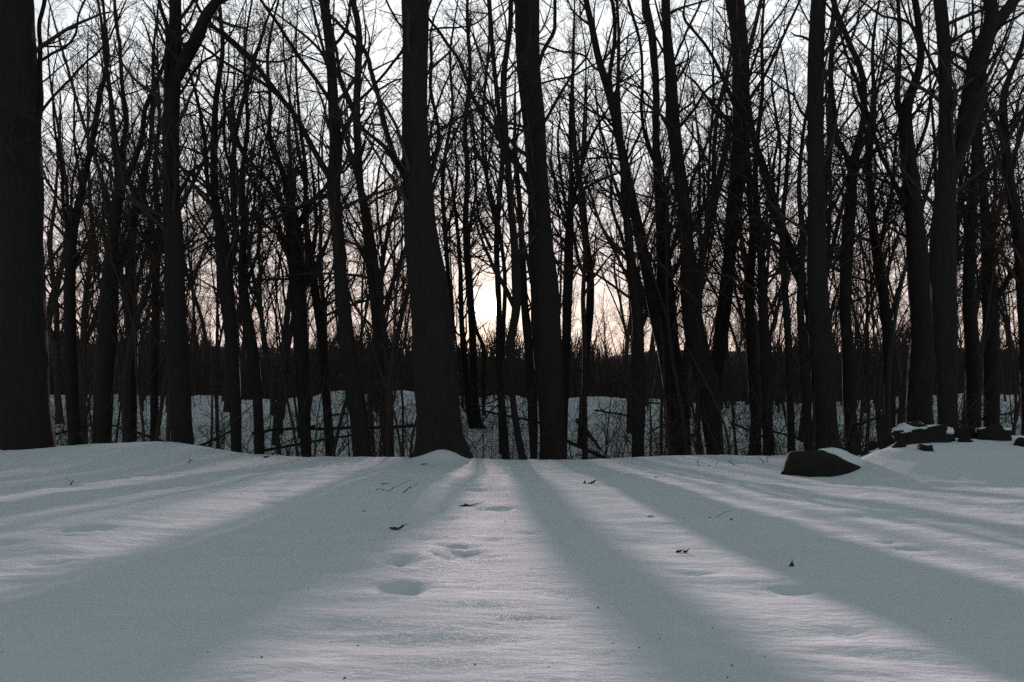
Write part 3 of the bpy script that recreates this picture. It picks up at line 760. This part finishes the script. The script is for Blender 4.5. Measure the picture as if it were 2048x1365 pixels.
YOUNG = [make_wild(90 + k, H, r, ln, fk, fn, 7) for k, (H, r, ln, fk, fn) in enumerate((
    (12, .06, .06, 0, 1.1), (14, .07, .10, 1, 1.0), (11, .055, .05, 1, 1.1), (15, .08, .07, 1, 1.0)))]
for tm, cm in YOUNG:
    tm.materials.append(BARK_FAR); cm.materials.append(TWIG)
NP = len(PROTO); PROTO += YOUNG
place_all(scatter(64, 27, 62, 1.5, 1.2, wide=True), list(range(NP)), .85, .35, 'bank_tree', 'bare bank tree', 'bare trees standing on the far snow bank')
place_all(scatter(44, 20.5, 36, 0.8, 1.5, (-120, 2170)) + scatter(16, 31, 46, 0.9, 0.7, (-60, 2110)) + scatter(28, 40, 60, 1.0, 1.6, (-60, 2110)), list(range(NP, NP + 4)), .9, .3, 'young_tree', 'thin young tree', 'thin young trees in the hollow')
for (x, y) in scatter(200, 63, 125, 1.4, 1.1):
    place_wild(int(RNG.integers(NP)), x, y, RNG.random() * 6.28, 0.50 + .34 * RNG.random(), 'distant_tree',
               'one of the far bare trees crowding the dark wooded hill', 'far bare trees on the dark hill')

# ------------------------------------------------------------------ the far wood that reads as one dark mass
def build_far_wood():
    rng = np.random.default_rng(77)
    geo = Geo()
    n = 4500
    Y = 53 + 137 * rng.random(n) ** 1.25
    x = (rng.random(n) * 2 - 1) * Y * 0.80
    z = np.maximum(np.where(Y > 64, ridge_z(x, Y), -9), gz(x, Y, False))
    S = np.stack((x, Y, z - .3), -1)
    D = np.stack((rng.normal(0, .06, n), rng.normal(0, .06, n), np.ones(n)), -1)
    L = np.clip(0.5 + (0.131 + 0.05 * fbm(x / Y * 14 + 5, x * 0 + 2.2, 3)) * Y - z, 1.5, 14) * (.55 + .45 * rng.random(n))
    P = walk(rng, S, D, L, 7, .05, .03); r = .06 + .09 * rng.random(n)
    geo.add(*tubes(P, taper(r, 8, .25, .01), 3))
    R = taper(r, 8, .25, .01)
    crown_from(rng, geo, P, R, L, [
        dict(n=5, t0=.15, t1=1, ang=(14, 40), ls=.45, rs=.5, K=2, wig=.10, up=.08, sides=3)], .024)
    o = link('far_wood', geo.mesh('far_wood'), BARK_FAR)
    tag(o, 'dark mass of far leafless thicket along the hill', 'woods', None, 'stuff')
build_far_wood()

# ------------------------------------------------------------------ thin undergrowth in the hollow and on the bank
def build_undergrowth():
    rng = np.random.default_rng(31)
    geo = Geo()
    n = 2000
    Y = 19 + 34 * rng.random(n)
    x = (rng.random(n) * 2 - 1) * Y * 0.70
    k = fbm(x * .12 + 4, Y * .12, 2) > -0.2
    x, Y = x[k], Y[k]
    z = gz(x, Y, False)
    n = len(x)
    S = np.stack((x, Y, z - .05), -1)
    D = np.stack((rng.normal(0, .4, n), rng.normal(0, .4, n), np.ones(n)), -1)
    L = .9 + 2.6 * rng.random(n) ** 1.6
    P = walk(rng, S, D, L, 6, .11, -.02); R = taper(.009 + .016 * rng.random(n) ** 2, 7, .3, .006)
    geo.add(*tubes(P, R, 3))
    crown_from(rng, geo, P, R, L, [
        dict(n=4, t0=.15, t1=1, ang=(25, 70), ls=.42, rs=.7, K=3, wig=.16, up=.0, sides=3),
        dict(n=2, t0=.15, t1=1, ang=(25, 70), ls=.5, rs=.7, K=2, wig=.16, up=.0, sides=3)], .006)
    tag(link('undergrowth', geo.mesh('undergrowth'), TWIG), 'tangle of bare brush and briars in the snowy hollow', 'brush', None, 'stuff')
build_undergrowth()

def sapling(x, y, H, r, lean, label, group=None, seed=0):
    rng = np.random.default_rng(4000 + seed)
    base = np.array((x, y, g1(x, y)))
    root = empty('sapling', base); tag(root, label, 'sapling', group)
    P = walk(rng, np.array([[0, 0, -.1]]), np.array([[lean, 0.05 * rng.normal(), 1.0]]), np.array([H]), 14, .035, .012)
    R = taper(np.array([r]), 15, .2, .004)
    V, Q = tubes(P, R, 7)
    link('stem', mesh_np('stem', V, [Q]), BARK_FAR, root)
    geo = Geo()
    crown_from(rng, geo, P, R, np.array([H]), [
        dict(n=int(5 + H * 2), t0=.15, t1=.98, ang=(30, 65), ls=.16, rs=.4, K=6, wig=.1, up=.05, sides=4),
        dict(n=4, t0=.2, t1=1, ang=(25, 60), ls=.45, rs=.6, K=3, wig=.12, up=.03, sides=3),
        dict(n=3, t0=.2, t1=1, ang=(25, 60), ls=.5, rs=.6, K=2, wig=.12, up=.03, sides=3)], .0028)
    link('twigs', geo.mesh('twigs'), TWIG, root)
for i, (px, Y, H, r, ln, lab) in enumerate((
    (418, 22, 5, .05, -.04, 'thin sapling in the hollow right of the forking tree'),
    (625, 22, 4, .03, .05, 'thin dark sapling between the knotted tree and the leaning grey stem'),
    (707, 23, 4, .03, -.05, 'sapling showing against the left side of the arching-limbed trunk'),
    (757, 22, 4.5, .03, -.02, 'sapling between the arching-limbed trunk and the slim straight trunk'),
    (810, 22, 6, .045, .0, 'paler upright sapling close left of the great middle trunk'),
    (820, 24, 5, .06, .01, 'grey sapling touching the left side of the great middle trunk'),
    (972, 22, 3.5, .022, .0, 'wiry sapling below the low sun'),
    (982, 24, 3.0, .02, .08, 'slanting wiry sapling below the low sun, right of another'),
    (1200, 27, 4, .025, .0, 'left one of two wiry saplings on the bank right of the thin pole'),
    (1210, 28, 5, .035, -.02, 'right one of two wiry saplings on the bank right of the thin pole'),
    (1298, 22, 4, .045, -.10, 'leaning sapling at the foot of the narrow straight trunk'),
    (1345, 23, 5, .04, -.16, 'slanting sapling left of the split tree'),
    (1465, 22, 5, .045, .0, 'upright grey sapling right of the stout leaning trunk'),
    (1452, 23, 3.5, .03, -.10, 'short sapling leaning on the right side of the stout leaning trunk'),
    (1560, 24, 4, .03, .03, 'wiry sapling left of the boulder between two poles'),
    (1630, 21, 4, .03, .02, 'wiry sapling just behind the boulder'),
    (1686, 22, 4.5, .035, -.05, 'sapling behind the right end of the boulder'),
    (1745, 24, 3.5, .03, .1, 'crooked sapling above the left stones'),
    (1770, 27, 4, .04, .0, 'sapling left of the broad trunk by the stones'),
    (2030, 24, 4, .04, .0, 'sapling above the stones at the right edge'),
    (120, 21, 3, .02, .05, 'wiry sapling close right of the leftmost broad trunk'),
    (176, 23, 4, .03, -.03, 'sapling left of the tree with three stems'),
    (335, 24, 3.5, .025, -.05, 'wiry sapling at the left side of the forking tree'),
    (560, 22, 3.5, .03, .12, 'slanting sapling left of the knotted tree'))):
    sapling((px - 1024) / F * Y, Y, H, r, ln, lab, seed=i)

# ------------------------------------------------------------------ fallen wood in the hollow
def log(name, label, a, b, wa, wb, cat='log', snow=True, seed=0, twigs=0):
    """a = (px,py,Y) to b"""
    rng = np.random.default_rng(600 + seed)
    A, B = U(*a), U(*b)
    n = 12; t = np.linspace(0, 1, n)[:, None]
    P = A * (1 - t) + B * t
    P = P + np.cumsum(rng.normal(0, .012, (n, 3)), 0)
    R = np.linspace(wa / F * a[2] / 2, wb / F * b[2] / 2, n)
    root = empty(name, A); tag(root, label, cat)
    P2, R2 = resample(P, R, .12)
    V, Q = rough_tube(rng, P2, R2, 10, amount=.08)
    link('stem', mesh_np('stem', V - A, [Q]), BARK, root)
    if twigs:
        geo = Geo()
        crown_from(rng, geo, P2[None], R2[None], np.array([4.0]), [
            dict(n=twigs, t0=.1, t1=.95, ang=(30, 80), ls=.26, rs=.4, K=5, wig=.12, up=.02, sides=4),
            dict(n=4, t0=.2, t1=1, ang=(25, 70), ls=.5, rs=.6, K=3, wig=.14, up=.0, sides=3)], .006)
        geo.V = [v - A for v in geo.V]
        link('side_branches', geo.mesh('side_branches'), TWIG, root)
log('fallen_log', 'long level log lying across the hollow left of the great middle trunk', (612, 858, 30), (845, 853, 30), 6, 7, seed=1, twigs=6)
log('fallen_branch', 'fallen branch sloping up toward the level log, under the knotted tree', (505, 866, 31), (625, 852, 30), 5, 6, 'branch', seed=2, twigs=9)
log('fallen_branch', 'low fallen limb rising to the right beside the leaning grey stem', (520, 902, 27), (720, 868, 29), 6, 4, 'branch', seed=3, twigs=10)
log('fallen_log', 'log sloping down into the snow right of the second great trunk', (1128, 880, 24), (1235, 924, 21), 7, 9, seed=4, twigs=3)
log('fallen_log', 'broken leaning stub on the bank right of the second great trunk', (1155, 842, 34), (1200, 898, 30), 11, 5, seed=5, twigs=3)
log('fallen_branch', 'short level stick on top of the bank left of the split tree', (1292, 807, 47), (1338, 807, 47), 3.5, 3.5, 'branch', seed=6)
log('fallen_branch', 'crooked fallen limb low on the bank below the low sun', (945, 818, 40), (1080, 848, 33), 4, 5, 'branch', seed=7, twigs=10)
log('fallen_branch', 'dark limb lying slantwise behind the stones', (1790, 822, 30), (1850, 800, 33), 6, 4, 'branch', seed=8, twigs=8)
log('fallen_branch', 'bent branch bowed over the hollow at the foot of the split tree', (1383, 870, 24), (1400, 915, 22), 5, 6, 'branch', seed=9)

for q, (lab, a, b, wa, wb, tw) in enumerate((
    ('thin fallen limb crossing the bank between the split tree and the narrow straight trunk', (1296, 868, 31), (1352, 838, 34), 4, 3, 10),
    ('fallen limb with many twigs low in the hollow right of the forking tree', (400, 892, 27), (470, 860, 30), 5, 3, 12),
    ('fallen limb slanting down the bank left of the forking tree', (225, 850, 34), (330, 884, 30), 4, 6, 12),
    ('twiggy limb lying along the bank above the fallen stub', (1190, 822, 41), (1262, 836, 39), 4, 3, 14),
    ('fallen limb in the shade between the two leftmost trunks', (112, 868, 31), (205, 846, 34), 5, 3, 12),
    ('twiggy limb lying right of the stout leaning trunk', (1462, 846, 33), (1530, 872, 30), 4, 5, 12),
    ('slanting dead limb among the poles left of the boulder', (1545, 862, 31), (1612, 884, 28), 4, 5, 10),
    ('dead limb propped in the brush above the left stones', (1715, 850, 29), (1800, 826, 32), 6, 3, 14),
    ('dead limb lying behind the stones near the right edge', (1965, 838, 30), (2046, 822, 33), 5, 3, 12),
    ('twiggy limb lying across the bank above the level log', (650, 832, 38), (830, 820, 40), 4, 3, 16))):
    log('fallen_branch', lab, a, b, wa, wb, 'branch', seed=20 + q, twigs=tw)

# brush heaps
def brush(label, px, Y, w, h, n, seed):
    rng = np.random.default_rng(900 + seed)
    x0 = (px - 1024) / F * Y; base = np.array((x0, Y, g1(x0, Y)))
    root = empty('brush_heap', base); tag(root, label, 'brush')
    S = np.stack((rng.normal(0, w * .4, n), rng.normal(0, w * .3, n), np.full(n, -.1)), -1)
    D = np.stack((rng.normal(0, .8, n), rng.normal(0, .8, n), .9 * np.ones(n)), -1)
    L = h * (.5 + rng.random(n))
    P = walk(rng, S, D, L, 7, .13, -.03); R = taper(.009 + .012 * rng.random(n), 8, .3, .004)
    g = Geo(); g.add(*tubes(P, R, 4)); link('branches', g.mesh('branches'), TWIG, root)
    g = Geo()
    crown_from(rng, g, P, R, L, [dict(n=5, t0=.1, t1=1, ang=(25, 75), ls=.4, rs=.6, K=3, wig=.14, up=0, sides=3),
                                 dict(n=3, t0=.1, t1=1, ang=(25, 75), ls=.45, rs=.7, K=2, wig=.14, up=0, sides=3)], .005)
    link('twigs', g.mesh('twigs'), TWIG, root)
brush('heap of dark brush at the left end of the stones', 1722, 15.2, .55, .55, 60, 1)
brush('bushy brush pile on the bank between the twisting trunk and the broad trunk', 1735, 27, 1.6, 1.6, 70, 2)
brush('brush tangle in the gap beside the dark trunk right of the stout leaning one', 1480, 30, 1.2, 1.3, 50, 3)
brush('tangled brush in the hollow under the knotted tree', 580, 26, 2.4, 1.6, 70, 4)
brush('low tangle of brush right of the leftmost broad trunk', 250, 27, 2.6, 1.8, 80, 5)
brush('brush beside the left root of the great middle trunk', 795, 23, .9, 1.0, 40, 6)
brush('brush between the narrow straight trunk and the split tree', 1318, 25, 1.1, 1.5, 60, 7)

# ------------------------------------------------------------------ boulder and stones
def blob(seed, sx, sy, sz, rough=.18, flat=0.0, n=28, m=16):
    """an uneven stone, lower part cut off below the ground"""
    rng = np.random.default_rng(seed)
    u = np.linspace(0, 2 * math.pi, n, endpoint=False); v = np.linspace(-.45, math.pi / 2, m)
    Ug, Vg = np.meshgrid(u, v)
    o = rng.random() * 50
    cx, cy, cz = np.cos(Ug) * np.cos(Vg), np.sin(Ug) * np.cos(Vg), np.sin(Vg)
    nz = 1 + rough * (fbm(cx * 1.3 + o, cy * 1.3 + cz * 1.7 + o, 3) * 2)
    pw = 0.72
    x = np.sign(cx) * abs(cx) ** pw * nz * sx; y = np.sign(cy) * abs(cy) ** pw * nz * sy; z = np.sign(cz) * abs(cz) ** (pw + flat) * nz * sz
    V = np.stack((x, y, z), -1).reshape(-1, 3)
    idx = np.arange(n * m).reshape(m, n); nx = np.roll(idx, -1, 1)
    Q = np.stack((idx[:-1], nx[:-1], nx[1:], idx[1:]), -1).reshape(-1, 4)
    return V, Q

def boulder():
    Yb = 10.9
    base = np.array((BOULD[0], Yb, g1(BOULD[0], Yb)))
    root = empty('boulder', base)
    tag(root, 'dark boulder with snow on its sloping right shoulder, in front of the poles', 'boulder')
    nu, nv = 54, 30
    def shell(prof, depth, yoff, seed, rough):
        us = np.linspace(0, 1, nu); vs = np.linspace(0, math.pi, nv)
        X = np.interp(us, [p[0] for p in prof], [p[1] for p in prof]); H = np.interp(us, [p[0] for p in prof], [p[2] for p in prof])
        k = np.ones(5) / 5
        H = np.convolve(np.pad(H, 2, 'edge'), k, 'valid')
        Dp = depth * np.clip(np.sin(np.pi * np.clip(us, .012, .988)) ** .42, .05, 1)
        y = -np.cos(vs)[:, None] * Dp[None, :] + yoff
        z = (np.sin(vs)[:, None] ** .55) * H[None, :] - .06
        x = np.repeat(X[None, :], nv, 0)
        o = seed * 7.1
        d = fbm(x * 4 + o, y * 4 + z * 5, 4) * rough
        V = np.stack((x + d * .6, y + d, z + d * .8), -1).reshape(-1, 3)
        idx = np.arange(nu * nv).reshape(nv, nu)
        Q = np.stack((idx[:-1, :-1], idx[:-1, 1:], idx[1:, 1:], idx[1:, :-1]), -1).reshape(-1, 4)
        return mesh_np('shell', V, [Q])
    s = Yb / F
    def prof(pts):
        a = [p[0] for p in pts]
        return [((x - a[0]) / (a[-1] - a[0]), x * s, (h + .06) * 1.13) for x, h in pts]
    rock = prof([(-89, -.07), (-88, .12), (-85, .21), (-79, .265), (-70, .28), (-15, .285), (10, .24), (35, .17), (60, .11), (80, .05), (90, -.02)])
    snow = prof([(-20, .26), (-8, .305), (20, .315), (45, .285), (65, .22), (85, .12), (104, .0)])
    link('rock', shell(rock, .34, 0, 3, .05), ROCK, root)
    link('snow_cap', shell(snow, .30, .09, 5, .055), SNOW, root)
boulder()

def on_snow(px, py):
    """where the sight line meets the snow"""
    Y = np.linspace(1.2, 17.5, 3000)
    x = (px - 1024) / F * Y; zl = CAMH + (HOR - py) / F * Y
    d = zl - gz(x, Y)
    i = int(np.argmax(d < 0)) if (d < 0).any() else len(Y) - 1
    return np.array((x[i], Y[i], float(gz(x[i:i + 1], Y[i:i + 1])[0])))

STONES = [  # label, px0, px1, py_top, py_bot, Y, cap
  ('long flat dark slab, largest of the stones at the right', 1795, 1897, 848, 882, 12.8, 1),
  ('rounded stone at the left end of the big slab', 1762, 1797, 862, 882, 12.4, 1),
  ('small dark stone low at the left end of the stones', 1740, 1768, 876, 896, 11.8, 0),
  ('small round stone poking from the snow left below the big slab', 1786, 1808, 882, 895, 11.2, 0),
  ('small round stone poking from the snow right below the big slab', 1840, 1862, 887, 900, 10.9, 0),
  ('tiny stone at the foot of the snow drift right of the boulder', 1722, 1740, 900, 910, 11.0, 0),
  ('broad dark stone right of the big slab, under the forked tree', 1908, 1952, 846, 876, 13.6, 0),
  ('dark stone with a sloping snow cap near the right edge', 1955, 2015, 852, 880, 13.2, 1),
  ('low dark stone at the right edge of the view', 2034, 2075, 870, 892, 12.6, 0),
  ('dark stone behind the big slab at the foot of the broad trunk', 1800, 1850, 838, 862, 14.6, 1),
  ('stone sunk in the snow between the slab and the capped stone', 1918, 1942, 872, 884, 12.2, 0),
]
for i, (lab, x0, x1, y0, y1, Y, cap) in enumerate(STONES):
    cx = (x0 + x1) / 2; w = (x1 - x0) / F * Y / 2
    b = on_snow(cx, y1)
    if b[1] > 16: b = U(cx, y1, Y); b[2] = g1(b[0], Y)
    Y = b[1]; w = (x1 - x0) / F * Y / 2
    top = U(cx, y0, Y)[2]
    h = min(max(top - b[2], .06), 1.25 * w)
    b[2] -= .12 * h
    root = empty('stone', b); tag(root, lab, 'stone')
    V, Q = blob(300 + i, w * .95, max(w * .6, .1), h * .95, .30, .1)
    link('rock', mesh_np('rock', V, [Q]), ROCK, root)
    if cap:
        V, Q = blob(340 + i, w * .98, max(w * .6, .1) * 1.05, h * .34, .22)
        V = V + [w * .14, .06, h * .70]
        link('snow_cap', mesh_np('snow_cap', V, [Q]), SNOW, root)

# ------------------------------------------------------------------ leaves, twigs and sprigs on the snow
def leaf_mesh(seed, L, curl):
    rng = np.random.default_rng(seed)
    n = 11
    t = np.linspace(0, 1, n)
    w = L * .30 * np.sin(np.pi * t) ** .7 * (1 + .35 * np.sin(t * 19 + seed)) + .002
    V = []
    for i in range(n):
        for s in (-1, -.5, 0, .5, 1):
            c = s * w[i]
            x = (t[i] - .5) * L
            z = curl * L * (1.5 * (t[i] - .5) ** 2) + abs(s) ** 1.6 * w[i] * (.12 + curl) * (.9 + .5 * math.sin(seed + t[i] * 5)) + .004
            V.append((x, c * .75, z))
    V = np.array(V) + rng.normal(0, L * .012, (n * 5, 3))
    Vb = V + [0, 0, -.0025]
    idx = np.arange(n * 5).reshape(n, 5); a = np.stack((idx[:-1, :-1], idx[:-1, 1:], idx[1:, 1:], idx[1:, :-1]), -1).reshape(-1, 4)
    b = a[:, ::-1] + n * 5
    ring = np.concatenate((idx[:, 0], idx[-1, 1:], idx[::-1, -1][1:], idx[0, ::-1][1:-1]))
    r2 = np.roll(ring, -1)
    c = np.stack((r2, ring, ring + n * 5, r2 + n * 5), -1)
    return mesh_np('blade', np.concatenate((V, Vb)), [np.concatenate((a, b, c))])

LEAVES = [ # label, px, py, width px, rot, tilt, curl
  ('largest flat brown leaf lying in the sunlit track of footprints', 938, 1013, 36, .1, .12, .15),
  ('curled brown leaf left of the footprints, its stem to the right', 795, 1061, 30, -.2, .2, .55),
  ('brown leaf curled up beside a tiny upright one, right of the middle', 1184, 968, 18, .2, .25, .5),
  ('tiny upright leaf tip left of the curled leaf, right of the middle', 1169, 967, 9, 1.3, 1.2, .2),
  ('upright pointed brown leaf standing in a dent, lower right', 1583, 1133, 16, .9, 1.15, .3),
  ('small folded leaf left of the pair low in the right shadow', 1359, 1106, 14, .1, .3, .4),
  ('small hooked leaf right of the pair low in the right shadow', 1374, 1106, 12, -.6, .6, .7),
  ('little reddish leaf above the bent twigs in the middle shadow', 768, 969, 13, .0, .1, .2),
  ('flat leaf scrap in the lit strip right of the middle', 1300, 1034, 11, .0, .1, .1),
  ('dark leaf scrap on the snow below the great middle trunk', 847, 930, 14, .2, .1, .2),
  ('tiny dark leaf at the end of the right shadow twig', 1463, 1041, 6, .4, .7, .3),
  ('brown leaf heap on the snow rim right of the left mound', 533, 916, 20, .0, .2, .2),
  ('small leaf scrap far down the second trunk shadow', 1313, 956, 9, .2, .2, .2),
  ('dark crumb of leaf lying in the left half of the middle shadow', 728, 1023, 6, .3, .4, .2),
]
for i, (lab, px, py, w, rot, tilt, curl) in enumerate(LEAVES):
    p = on_snow(px, py)
    L = w / F * p[1] * 1.05
    root = empty('dead_leaf', p); root.rotation_euler = (tilt * .3, -tilt, rot)
    tag(root, lab, 'leaf')
    link('blade', leaf_mesh(20 + i, L, curl), LEAF, root)
    g = Geo()
    st = np.array([[[L * .48, 0, L * .03 + curl * L * .35], [L * .62, L * .03, L * .02 + curl * L * .42], [L * .78, L * .02, L * .06 + curl * L * .40]]])
    g.add(*tubes(st, np.array([[.0022, .0018, .0014]]), 4))
    link('stem', g.mesh('stem'), LEAF, root)

TWIGS = [ # label, polyline of (px,py), thickness px
  ('left bent twig lying in the middle shadow', [(752, 982), (756, 979), (766, 981), (774, 984)], 1.5),
  ('short slanting twig in the middle shadow, between two others', [(777, 984), (782, 980), (786, 976)], 1.8),
  ('right forked twig slanting up in the middle shadow', [(806, 987), (813, 981), (819, 976), (822, 980)], 2),
  ('dark stick on the snow left of the boulder', [(1417, 932), (1425, 935), (1436, 939)], 3),
  ('thin stick lying along the edge of the right shadow', [(1418, 1037), (1424, 1038), (1436, 1040)], 2.5),
  ('upright twig poking up near the split tree', [(1397, 931), (1396, 925), (1398, 921)], 1.5),
  ('thin stem leaning out of the snow left of the boulder', [(1528, 926), (1522, 919), (1519, 916)], 1.6),
  ('wiry stem beside the leaning one left of the boulder', [(1534, 927), (1535, 918), (1538, 912)], 1.6),
  ('bent twig on the snow between the split tree and the boulder', [(1470, 931), (1463, 927), (1460, 922)], 1.6),
]
def twig(label, pts, w, extra=None, name='fallen_twig', cat='twig', seed=0):
    g0 = on_snow(*pts[0])
    Y = g0[1]
    P = np.array([U(a, b, Y) for a, b in pts])
    P[:, 2] += g0[2] - P[0, 2] + .004
    P[:, 1] += np.linspace(0, .05, len(P))
    P2, R2 = resample(P, np.linspace(w, w * .6, len(P)) / F * Y / 2, .01)
    root = empty(name, g0); tag(root, label, cat)
    V, Q = tubes(P2[None], R2[None], 6)
    link('stem', mesh_np('stem', V - g0, [Q]), TWIG, root)
    rng = np.random.default_rng(seed + 70)
    g = Geo()
    crown_from(rng, g, P2[None], R2[None], np.array([np.linalg.norm(P2[-1] - P2[0]) * 3 + .3]), [
        dict(n=2, t0=.4, t1=.95, ang=(25, 60), ls=.3, rs=.7, K=3, wig=.1, up=.05, sides=4)], .0012)
    if g.n:
        g.V = [v - g0 for v in g.V]
        link('shoot', g.mesh('shoot'), TWIG, root)
for i, (lab, pts, w) in enumerate(TWIGS): twig(lab, pts, w, seed=i)
twig('little sprig with leaf scraps standing on the left snow slope', [(141, 971), (141, 967), (142, 963)], 2.4, name='weed_sprig', cat='sprig', seed=31)
twig('crooked sprig poking from the snow under the left mound', [(377, 927), (379, 922), (376, 917)], 2.0, name='weed_sprig', cat='sprig', seed=32)

def debris():
    rng = np.random.default_rng(8)
    n = 260
    py = 925 + 440 * rng.random(n) ** .9; px = rng.random(n) * 2200 - 80
    Y = CAMH * F / (py - HOR); Y = np.minimum(Y, 16)
    x = (px - 1024) / F * Y
    z = gz(x, Y)
    s = (.0012 + .0028 * rng.random(n) ** 3) * (0.8 + Y * .12)
    O = np.array([(1, 0, 0), (-.5, .87, 0), (-.5, -.87, 0), (0, 0, .9)])
    V = (np.stack((x, Y, z), -1)[:, None, :] + O[None] * s[:, None, None] * (0.6 + .8 * rng.random((n, 4, 1))))
    i = np.arange(n)[:, None] * 4
    T = np.concatenate((i + [0, 1, 3], i + [1, 2, 3], i + [2, 0, 3]))
    tag(link('snow_debris', mesh_np('snow_debris', V.reshape(-1, 3), [T], False), LEAF), 'tiny dark specks of bark and seed strewn on the snow', 'debris', None, 'stuff')
debris()

# ------------------------------------------------------------------ the house glimpsed at the left
def box(name, x0, x1, y0, y1, z0, z1, mat, parent):
    V = np.array([(x, y, z) for x in (x0, x1) for y in (y0, y1) for z in (z0, z1)], float)
    Q = np.array([(0, 1, 3, 2), (4, 6, 7, 5), (0, 4, 5, 1), (2, 3, 7, 6), (0, 2, 6, 4), (1, 5, 7, 3)])
    return link(name, mesh_np(name, V, [Q], False), mat, parent)
def house():
    Y = 92.0
    b = U(80, 735, Y); gzv = gz_any(b[0], Y)
    b[2] = gzv - .2
    root = empty('house', b)
    tag(root, 'pale house with an orange post, glimpsed between the two leftmost trunks', 'house')
    top = U(0, 700, Y)[2] - b[2]
    box('wall', -4.5, 1.35, 0, 7, 0, top, WALLP, root)
    box('post', 1.36, 1.62, -.3, -.04, 0, top - .1, WOODO, root)
    for k in range(2):
        w = box('window', .1 - 2.2 * k, .9 - 2.2 * k, -.06, .02, top - 1.9, top - .6, GLASS, root)
        box('sill', .0 - 2.2 * k, 1.0 - 2.2 * k, -.12, -.002, top - 2.02, top - 1.92, WALLP, w)
    V = np.array([(-4.9, -.6, top), (2.0, -.6, top), (2.0, 7.6, top), (-4.9, 7.6, top), (-4.9, 3.5, top + 2.6), (2.0, 3.5, top + 2.6)], float)
    link('roof', mesh_np('roof', V, [np.array([(0, 1, 5, 4), (2, 3, 4, 5), (0, 3, 2, 1)]), np.array([(0, 4, 3), (1, 2, 5)])], False), ROOFM, root)
house()
# a stone with snow on it, high on the hill at the left
p = U(241, 764, 78); zz = gz_any(p[0], 78)
root = empty('rock_outcrop', (p[0], 78, min(zz, p[2]) - .1)); tag(root, 'far rock with two patches of snow high at the left, beside the three-stemmed tree', 'rock')
V, Q = blob(401, .75, .7, max(p[2] - zz, .2) + .55, .2); link('rock', mesh_np('rock', V, [Q]), ROCK, root)
V, Q = blob(402, .62, .55, .28, .2); link('snow_cap', mesh_np('snow_cap', V + [.05, -.1, max(p[2] - zz, .2) + .38], [Q]), SNOW, root)
